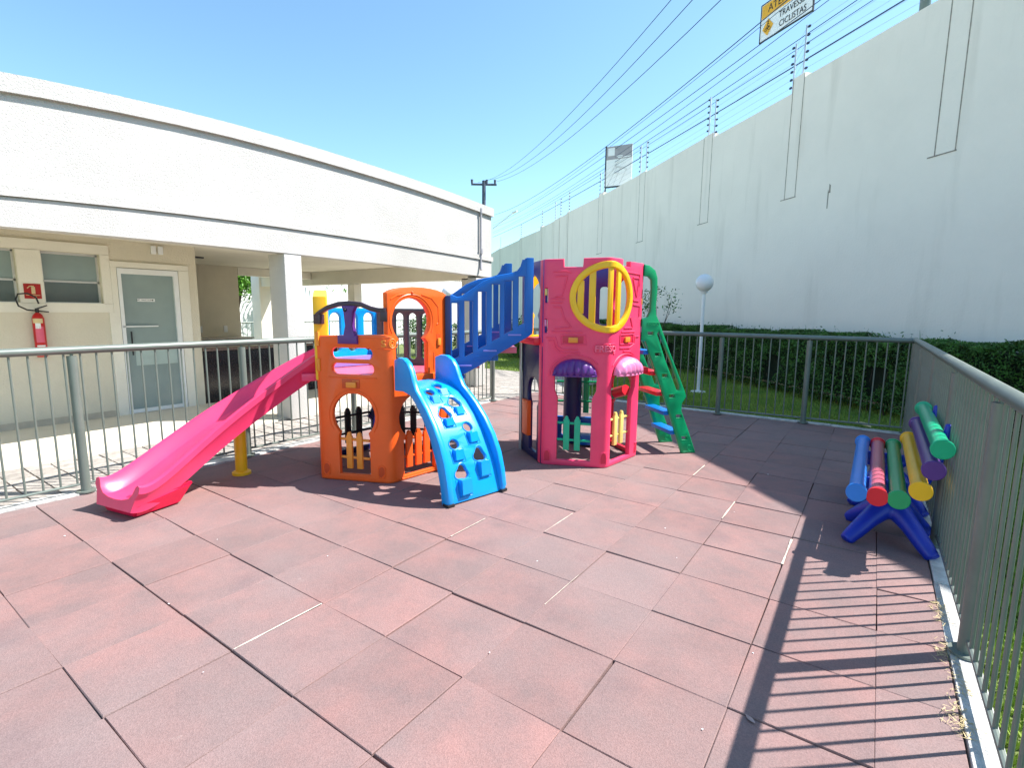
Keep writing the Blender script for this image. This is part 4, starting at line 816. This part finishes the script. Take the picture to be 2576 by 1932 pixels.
# ---- bridge between the towers
NR = (C_, A2_); FR = (D_.lerp(D_, 1), F2_)
def rail(P, Q, name):
    L0 = (Q-P).length; k = L0/.918; f_ = pf([P, Q])
    ctl = [(-.03, 1.745), (.02, 1.745), (.075, 1.722), (.124, 1.729), (.208, 1.787), (.332, 1.879), (.458, 1.935), (.609, 1.966), (.668, 1.99), (.705, 2.04), (.725, 2.11), (.735, 2.125), (.812, 2.125)]
    bot = [(.812, 1.375), (.77, 1.345), (.633, 1.264), (.462, 1.162), (.291, 1.051), (.15, .972), (.122, .962), (-.03, .962)]
    def topz(s): return float(np.interp(s, [c[0] for c in ctl], [c[1] for c in ctl]))
    hol = []
    for (s0, s1), zb_ in zip(((.03, .095), (.150, .228), (.280, .358), (.413, .490), (.537, .615), (.672, .728)), (1.115, 1.146, 1.222, 1.30, 1.374, 1.455)):
        zt_ = min(topz(s0), topz(s1), topz((s0+s1)/2))-.05; hol.append([(s0*k, zb_), (s1*k, zb_+(s1-s0)*.5), (s1*k, zt_), (s0*k, zt_)])
    rr_ = plate(name, [[(s*k, z) for s, z in ctl+bot]]+hol, .045, lambda s, z, w_: f_(s, z, w_), BLUE, PS, .009)
    relief('rail_cap', [[(s*k, z-.002) for s, z in ctl[1:-2]]], f_, .019, BLUE, rr_, 0.0)
    fbox('end_post', f_, -.035*k, .018*k, .962, 1.748, -.05, .03, NAVY if name == 'bridge_rail' else BLUE, rr_, .01); fbox('end_post', f_, .74*k, .815*k, 1.40, 2.13, -.05, .03, BLUE, rr_, .01)
    for s0, z0 in ((.155, 1.055), (.40, 1.205), (.64, 1.365)): fbox('grip_slot', f_, (s0-.07)*k, (s0+.06)*k, z0-.008, z0+.008, .02, .028, LILAC, rr_, .003)
    relief('moulded_trim', [rrect(.245*k, .40*k, 1.10, 1.15, .022, 5)+[(.40*k, 1.12)]], f_, .004, BLUE, rr_, .022)
    return rr_
rail(*NR, 'bridge_rail'); rail(D_, F2_, 'bridge_rail')
# steps
b1 = Vector(((C_+D_)/2)); b2 = Vector(((A2_+F2_)/2)); dd = (b2-b1); Lb = dd.length; dd.normalize(); nn = Vector((dd.y, -dd.x)); 
for i in range(4):
    s0, s1 = Lb*i/5, Lb*(i+1)/5; z = 1.0+.078*i; b = MB()
    vs = [b.bm.verts.new((*(b1+dd*s+nn*o_-PO.xy), zq)) for s in (s0, s1) for o_ in (-.27, .27) for zq in (z-.06, z)]
    for a in [(0,1,3,2),(4,6,7,5),(0,4,5,1),(2,3,7,6),(0,2,6,4),(1,5,7,3)]: b.bm.faces.new([vs[j] for j in a])
    b.build('bridge_step', ROSE if i % 2 else BLUE, PS)
fbox('bridge_sill', pf([C_, D_]), .02, .6, .915, .955, .0, .17, BLUE, PS)

# ---- climbing wall
FL, FRt = Vector((1.62, 2.47)), Vector((1.745, 3.04)); TL, TR = Vector((.83, 2.64)), Vector((.89, 3.10))
prof = [(0, 0), (.03, .14), (.075, .29), (.14, .43), (.215, .565), (.305, .69), (.40, .79), (.50, .87), (.60, .925), (.71, .955), (.84, .965)]
arcs = [0]
for a, b in zip(prof, prof[1:]): arcs.append(arcs[-1]+math.hypot(b[0]-a[0], b[1]-a[1]))
TT = arcs[-1]
def cw_(wd, t, h=0.0):
    "wd 0..1 across (left to right as seen), t along the profile, h above the surface"
    s = float(np.interp(t, arcs, [p[0] for p in prof])); z = float(np.interp(t, arcs, [p[1] for p in prof])); e = .03
    s2 = float(np.interp(min(t+e, TT), arcs, [p[0] for p in prof]))-float(np.interp(max(t-e, 0), arcs, [p[0] for p in prof])); z2 = float(np.interp(min(t+e, TT), arcs, [p[1] for p in prof]))-float(np.interp(max(t-e, 0), arcs, [p[1] for p in prof]))
    l_ = math.hypot(s2, z2) or 1; ns, nz = -z2/l_, s2/l_
    s += ns*h; z += nz*h; f = s/.84; p = FL.lerp(FRt, wd).lerp(TL.lerp(TR, wd), f); return (p.x-PO.x, p.y-PO.y, z)
W_ = .585
def cwm(x, y, z): return cw_(x/W_, y, z)
holes_ = [(.18, 1.02, 'r'), (.34, 1.10, 'r'), (.19, .76, 'b'), (.37, .86, 'b'), (.17, .47, 'r'), (.385, .60, 'r'), (.165, .215, 'b'), (.40, .33, 'b')]
sp_ = []
for x, t, k_ in holes_:
    if k_ == 'r': sp_.append(ell(x, t+.035, .048, .042, 20))
    else: sp_.append([(x+.008+.062*math.cos(a)*(1+.17*math.cos(3*(a-1.4))), t+.040+.058*math.sin(a)*(1+.17*math.cos(3*(a-1.4)))) for a in np.linspace(0, 2*math.pi*35/36, 36)])
cwall = plate('climbing_wall', [[(.02, .012), (W_-.02, .012), (W_-.02, TT-.05), (.02, TT-.05)]]+sp_, .03, lambda x, y, z: cwm(x, y, z-.02), SKY, PS, .006, (), [TT*i/26 for i in range(1, 26)])
for (x, t, k_), q in zip(holes_, sp_):
    wd, hh, dep = (.092, .062, .05) if t > .7 else ((.098, .085, .055) if t > .4 else (.112, .125, .07)); tb = t-.012
    def sz(q): return float(np.interp(q, arcs, [p[0] for p in prof])), float(np.interp(q, arcs, [p[1] for p in prof]))
    s_t, z_t = sz(tb); s_l, z_l = sz(max(.02, tb-hh*1.25)); bb = MB(); sec_ = [(s_t+.012, z_t-.004), (s_t-dep*.75, z_t+.004), (min(s_t-dep*.75, s_l)-.012, z_t-hh), (s_l+.012, min(z_l, z_t-hh)-.002)]
    vv = []
    for xx in (x-wd/2+.008, x+wd/2+.008):
        vv.append([bb.bm.verts.new(((p_ := FL.lerp(FRt, xx/W_).lerp(TL.lerp(TR, xx/W_), s_/.84)).x-PO.x, p_.y-PO.y, z_)) for s_, z_ in sec_])
    for kk in range(4): bb.bm.faces.new((vv[0][kk], vv[0][(kk+1) % 4], vv[1][(kk+1) % 4], vv[1][kk]))
    bb.bm.faces.new(vv[0][::-1]); bb.bm.faces.new(vv[1]); bmesh.ops.bevel(bb.bm, geom=bb.bm.edges[:], offset=.005, segments=2, affect='EDGES'); bb.build('foothold', SKY, cwall)
    relief('hole_rim', [[(x+(a-x)*1.16, t+.03+(b_-t-.03)*1.18) for a, b_ in q]+[(x+(q[0][0]-x)*1.16, t+.03+(q[0][1]-t-.03)*1.18)]], cwm, .0045, SKY, cwall, -.004)
    relief('step_outline', [[(x-wd/2-.012, tb), (x-wd/2-.012, max(.03, tb-hh-.03)), (x+wd/2+.028, max(.03, tb-hh-.03)), (x+wd/2+.028, tb)]], cwm, .004, SKY, cwall, -.004)
outer = [(.0, .0), (-.02, .06), (.0, .20), (.042, .36), (.11, .51), (.205, .655), (.31, .775), (.405, .86), (.475, .92), (.52, 1.0), (.56, 1.09), (.61, 1.15), (.68, 1.185), (.76, 1.185), (.835, 1.16), (.838, .875), (.69, .885), (.56, .86), (.47, .79), (.365, .675), (.255, .52), (.165, .33), (.11, .15), (.09, 0)]
for P_, Q_, wsgn in ((FL, TL, -1), (FRt, TR, 1)):
    f_ = pf([P_, Q_]); Lq = f_.cum[1]; plate('side_skirt', [[(s*Lq/.84, z) for s, z in outer]], .062, lambda s, z, w_: f_(s, z, w_), SKY if wsgn > 0 else SKY, cwall, .018)
    fbox('rubber_foot', f_, -.02, .06, .0, .025, -.034, .034, BLACK, cwall, .004)

# ---- slide
def bez(c, t):
    n = len(c)-1; return sum((Vector(c[i])*(math.comb(n, i)*(1-t)**(n-i)*t**i) for i in range(n+1)), Vector((0, 0, 0)))
C5 = [(-.13, 2.60, 1.235), (-.25, 2.40, 1.20), (-.46, 2.02, .77), (-.52, 1.50, .72), (-.37, 1.02, .17), (-.335, .83, .275)]
sec = [(-.235, 0.0), (-.262, -.012), (-.262, -.06), (-.232, -.10), (-.205, -.215), (.205, -.215), (.232, -.10), (.262, -.06), (.262, -.012), (.235, 0.0), (.215, -.015), (.19, -.075), (.15, -.115), (.08, -.135), (0, -.14), (-.08, -.135), (-.15, -.115), (-.19, -.075), (-.215, -.015)]
b = MB(); rings = []; NS = 60
for i in range(NS+1):
    t = i/NS; p = bez(C5, t); q = bez(C5, min(1, t+.01))-bez(C5, max(0, t-.01)); d = Vector((q.x, q.y, 0)).normalized(); r_ = Vector((d.y, -d.x, 0)); sl_ = q.normalized(); up_ = r_.cross(sl_).normalized()
    if up_.z < 0: up_ = -up_
    up_ = (up_*.55+Vector((0, 0, 1))*.45)
    fl_w = 1+.06*max(0, (t-.85)/.15)**2
    rings.append([b.bm.verts.new(p-PO+r_*(x*fl_w)+up_*(z*(1.0))) for x, z in sec])
for a, c in zip(rings, rings[1:]):
    for k in range(len(sec)): b.bm.faces.new((a[k], a[(k+1) % len(sec)], c[(k+1) % len(sec)], c[k]))
b.bm.faces.new(rings[0][::-1]); b.bm.faces.new(rings[-1]); slide = b.build('slide', MAGENTA, PS, sm=28)
# foot block and support post of slide
e = bez(C5, 1.0); e0 = bez(C5, .92); d = (e-e0); d.z = 0; d.normalize(); r_ = Vector((d.y, -d.x, 0)); b = MB()
lo = [e-PO+d*.0-r_*.17, e-PO+d*.0+r_*.17, e-PO-d*.36+r_*.17, e-PO-d*.36-r_*.17]; hi = [e-PO+d*.03-r_*.235, e-PO+d*.03+r_*.235, e-PO-d*.46+r_*.225, e-PO-d*.46-r_*.225]
lv = [b.bm.verts.new((v.x, v.y, .002)) for v in lo]; hv = [b.bm.verts.new((v.x, v.y, .115 if i < 2 else .17)) for i, v in enumerate(hi)]
b.bm.faces.new(lv[::-1]); b.bm.faces.new(hv)
for i in range(4): b.bm.faces.new((lv[i], lv[(i+1) % 4], hv[(i+1) % 4], hv[i]))
bmesh.ops.bevel(b.bm, geom=b.bm.edges[:], offset=.015, segments=2, affect='EDGES'); b.build('foot_block', plastic('slide_red', (.80, .01, .07), .3), slide)
pp = Vector((-.60, 1.915)); sp = MB(); sp.tube([tuple(Vector((*pp, 0))-PO), tuple(Vector((*pp, .025))-PO), tuple(Vector((*pp, .04))-PO)], [.085, .085, .06], 20); sp.tube([tuple(Vector((*pp, .03))-PO), tuple(Vector((pp.x+.02, pp.y, .58))-PO)], .054, 20); sp.build('support_post', YELLOW, slide)
fbox('slide_collar', ffa, .10, .62, .93, 1.0, .0, .14, MAGENTA, slide)

# ---- ladder
h_ = Vector((.665, .747)).normalized(); L0n, L0f = Vector((2.70, 5.36)), Vector((2.33, 5.69))
def lad(P0): return lambda s, z, w_=0.0: tuple(Vector((P0.x+h_.x*s+h_.y*w_, P0.y+h_.y*s-h_.x*w_, z))-PO)
so_ = [(-.09, 0), (.085, 0), (-.03, .283), (-.125, .50), (-.125, .581), (-.075, .66), (-.094, .72), (-.304, 1.16), (-.45, 1.49), (-.497, 1.58), (-.506, 1.66), (-.495, 1.83), (-.50, 1.97), (-.53, 2.05), (-.60, 2.10), (-.66, 2.11), (-.66, 1.99), (-.606, 1.985), (-.57, 1.95), (-.562, 1.86), (-.566, 1.62), (-.60, 1.55), (-.66, 1.53), (-.66, 1.30), (-.61, 1.29), (-.5, 1.03), (-.289, .518)]
open_ = [(-.475, 1.37), (-.455, 1.40), (-.30, 1.08), (-.17, .79), (-.17, .74), (-.20, .735), (-.36, 1.08)]
slots_ = [[(sx-.028, z-.016), (sx+.036, z-.016), (sx+.028, z+.018), (sx-.036, z+.018)] for sx, z in ((-.555, 1.375), (-.455, 1.142), (-.355, .905), (-.255, .67), (-.155, .437), (-.07, .18))]
hl = [(s*.5, 0) for s in (0,)]
def stringer(P0, nm):
    f_ = lad(P0); o = plate(nm, [so_, open_]+slots_, .05, lambda s, z, w_: f_(s, z, w_), GREEN, PS, .009)
    relief('moulded_trim', [[(-.075, .02), (.06, .02), (-.01, .20)], arc(0.0, .065, .03, .028, 0, 360, 14)], f_, .005, GREEN, o, .024)
    for sx, z in ((-.555, 1.375), (-.455, 1.142), (-.355, .905), (-.255, .67), (-.155, .437), (-.07, .18)): relief('slot_rim', [[(sx-.036, z-.024), (sx+.046, z-.024), (sx+.036, z+.026), (sx-.046, z+.026), (sx-.036, z-.024)]], f_, .004, GREEN, o, .023)
    return o
st = stringer(L0n, 'stringer'); stringer(L0f, 'stringer')
text('lettering', 'FRESO', .05, lambda x, y, z: lad(L0n)(-.53+x, 1.475+y, z+.026), GREEN, st, .003, .001)
fm = lad((L0n+L0f)/2)
for (s_, z_), m_ in zip(((-.155, .245), (-.255, .475), (-.352, .70), (-.44, .935), (-.54, 1.17)), (SKY, SKY, RED, RED, SKY)):
    MB().box(s_-.07, s_+.065, -.225, .225, z_-.03, z_+.015, .007, lambda s, w_, z: fm(s, z, w_)).build('rung', plastic('rung_blue', (.0, .16, .62)) if m_ is SKY else m_, PS)
fbox('side_toy', fp_cd, .0, .12, .93, 1.0, -.03, .10, RED, PS)

# ================================================================== BENCH
BN = thing('bench', 'multicoloured tube bench with blue legs against the right railing', 'bench', (4.55, 4.3, 0)); BNO = Vector((4.55, 4.3, 0))
def tubepart(x, z, mB, lab_, mt=None):
    y0, y1 = 3.47, 5.2; nm = 'seat_tube' if z < .47 else 'back_tube'
    b = MB(); b.tube([(x-BNO.x, y-BNO.y, z) for y in (y0+.02, y0+.3, y1-.3, y1-.02)], .049, 28); o = b.build(nm, mt or mB, BN); o['label'] = lab_
    for ya, sg in ((y0, 1), (y1, -1)):
        c = MB(); c.tube([(x-BNO.x, ya+sg*q-BNO.y, z) for q in (0, .004, .030, .042, .085)], [.058, .063, .063, .053, .0505], 28); c.build('end_cap', mB, o)
    return o
LBL = plastic('bench_light_blue', (.02, .22, .72), .3)
for x, z, m_, l_ in ((4.352, .42, LBL, 'blue tube'), (4.466, .415, plastic('bench_red', (.78, .015, .03), .3), 'faded pink tube with red ends'), (4.58, .42, plastic('bench_green', (.01, .34, .12), .3), 'green tube'), (4.685, .50, YELLOW, 'yellow tube'), (4.735, .645, plastic('bench_purple', (.10, .03, .22), .3), 'purple tube'), (4.765, .785, plastic('bench_top_green', (.0, .42, .2), .3), 'green top tube')): tubepart(x, z, m_, l_, plastic('bench_faded_red', (.55, .10, .16), .3) if 'pink' in l_ else None)
def leg(yc):
    b = MB(); c = Vector((4.56, yc, .24))
    # star-shaped moulded support: four splayed feet, cradle arms and a back arm
    for sx, sy in ((-1, -1), (1, -1), (-1, 1), (1, 1)):
        f = Vector((4.56+sx*.245, yc+sy*.255, .0)); m1 = c.lerp(f, .5)+Vector((0, 0, .035)); pts = [c+Vector((0, 0, .02)), c.lerp(f, .25)+Vector((0, 0, .035)), m1, c.lerp(f, .8)+Vector((0, 0, .02)), f+Vector((0, 0, .012))]
        b.tube([tuple(p-BNO) for p in pts], [.085, .075, .062, .055, .045], 14)
    b.tube([tuple(c-BNO+Vector((0, 0, -.03))), tuple(c-BNO+Vector((0, 0, .13)))], [.07, .10], 16)
    b.tube([tuple(Vector((4.31, yc, .365))-BNO), tuple(Vector((4.45, yc, .345))-BNO), tuple(Vector((4.62, yc, .355))-BNO), tuple(Vector((4.72, yc, .43))-BNO), tuple(Vector((4.79, yc, .60))-BNO), tuple(Vector((4.825, yc, .88))-BNO)], [.03, .05, .05, .04, .03, .024], 12)
    for x in (4.41, 4.525, 4.635): b.tube([tuple(Vector((x, yc, .35))-BNO), tuple(Vector((x, yc, .435))-BNO)], [.03, .016], 8)
    bmesh.ops.recalc_face_normals(b.bm, faces=b.bm.faces[:]); o = b.build('leg_frame', BENCHB, BN, sm=60)
    rm = o.modifiers.new('r', 'REMESH'); rm.mode = 'VOXEL'; rm.voxel_size = .012; rm.use_smooth_shade = True; sm_ = o.modifiers.new('s', 'SMOOTH'); sm_.iterations = 6; sm_.factor = .6
    return o
leg(3.90); leg(4.78)

# ================================================================== LITTER
def dry_leaf(x, y, z, s, label, rot=0.3):
    b = MB(); n = 8
    for i in range(n):
        t0, t1 = i/n, (i+1)/n; w0, w1 = math.sin(math.pi*t0)**.7*.35, math.sin(math.pi*t1)**.7*.35
        for sg in (-1, 1): b.poly([(t0*s, 0, .003+.1*s*t0*(1-t0)), (t1*s, 0, .003+.1*s*t1*(1-t1)), (t1*s, sg*w1*s, .012*s+.2*s*w1), (t0*s, sg*w0*s, .012*s+.2*s*w0)])
    o = b.build('dry_leaf', DRY, None, sm=0); o.location = (x, y, z); o.rotation_euler = (0, R(-12), rot); tag(o, label, 'leaf')
dry_leaf(4.42, 8.15, .02, .22, 'large pale dry leaf on kerb at the back corner', 2.6)
bits = [(2.05, .35), (.72, 1.05), (3.42, 2.68), (2.70, 2.1), (1.33, .5), (4.02, 1.93), (3.55, 3.75), (3.95, 1.32), (.3, 1.5), (1.55, 1.35), (3.0, 1.2), (2.4, 3.0), (3.6, 5.0), (-.2, .45), (3.2, 3.1), (4.3, 5.0)]
for i, (x, y) in enumerate(bits):
    s = random.uniform(.003, .008); b = MB(); b.poly([(s, 0, .002), (0, s*.8, .004), (-s*1.3, .002, .002), (0, -s, .003)]); o = b.build('litter_flake', WHITEP, None, sm=0); o.location = (x, y, .002); o.rotation_euler.z = random.uniform(0, 6)
    tag(o, 'tiny white flake lying on the rubber tiles', 'litter', 'white flakes scattered on the tiles')
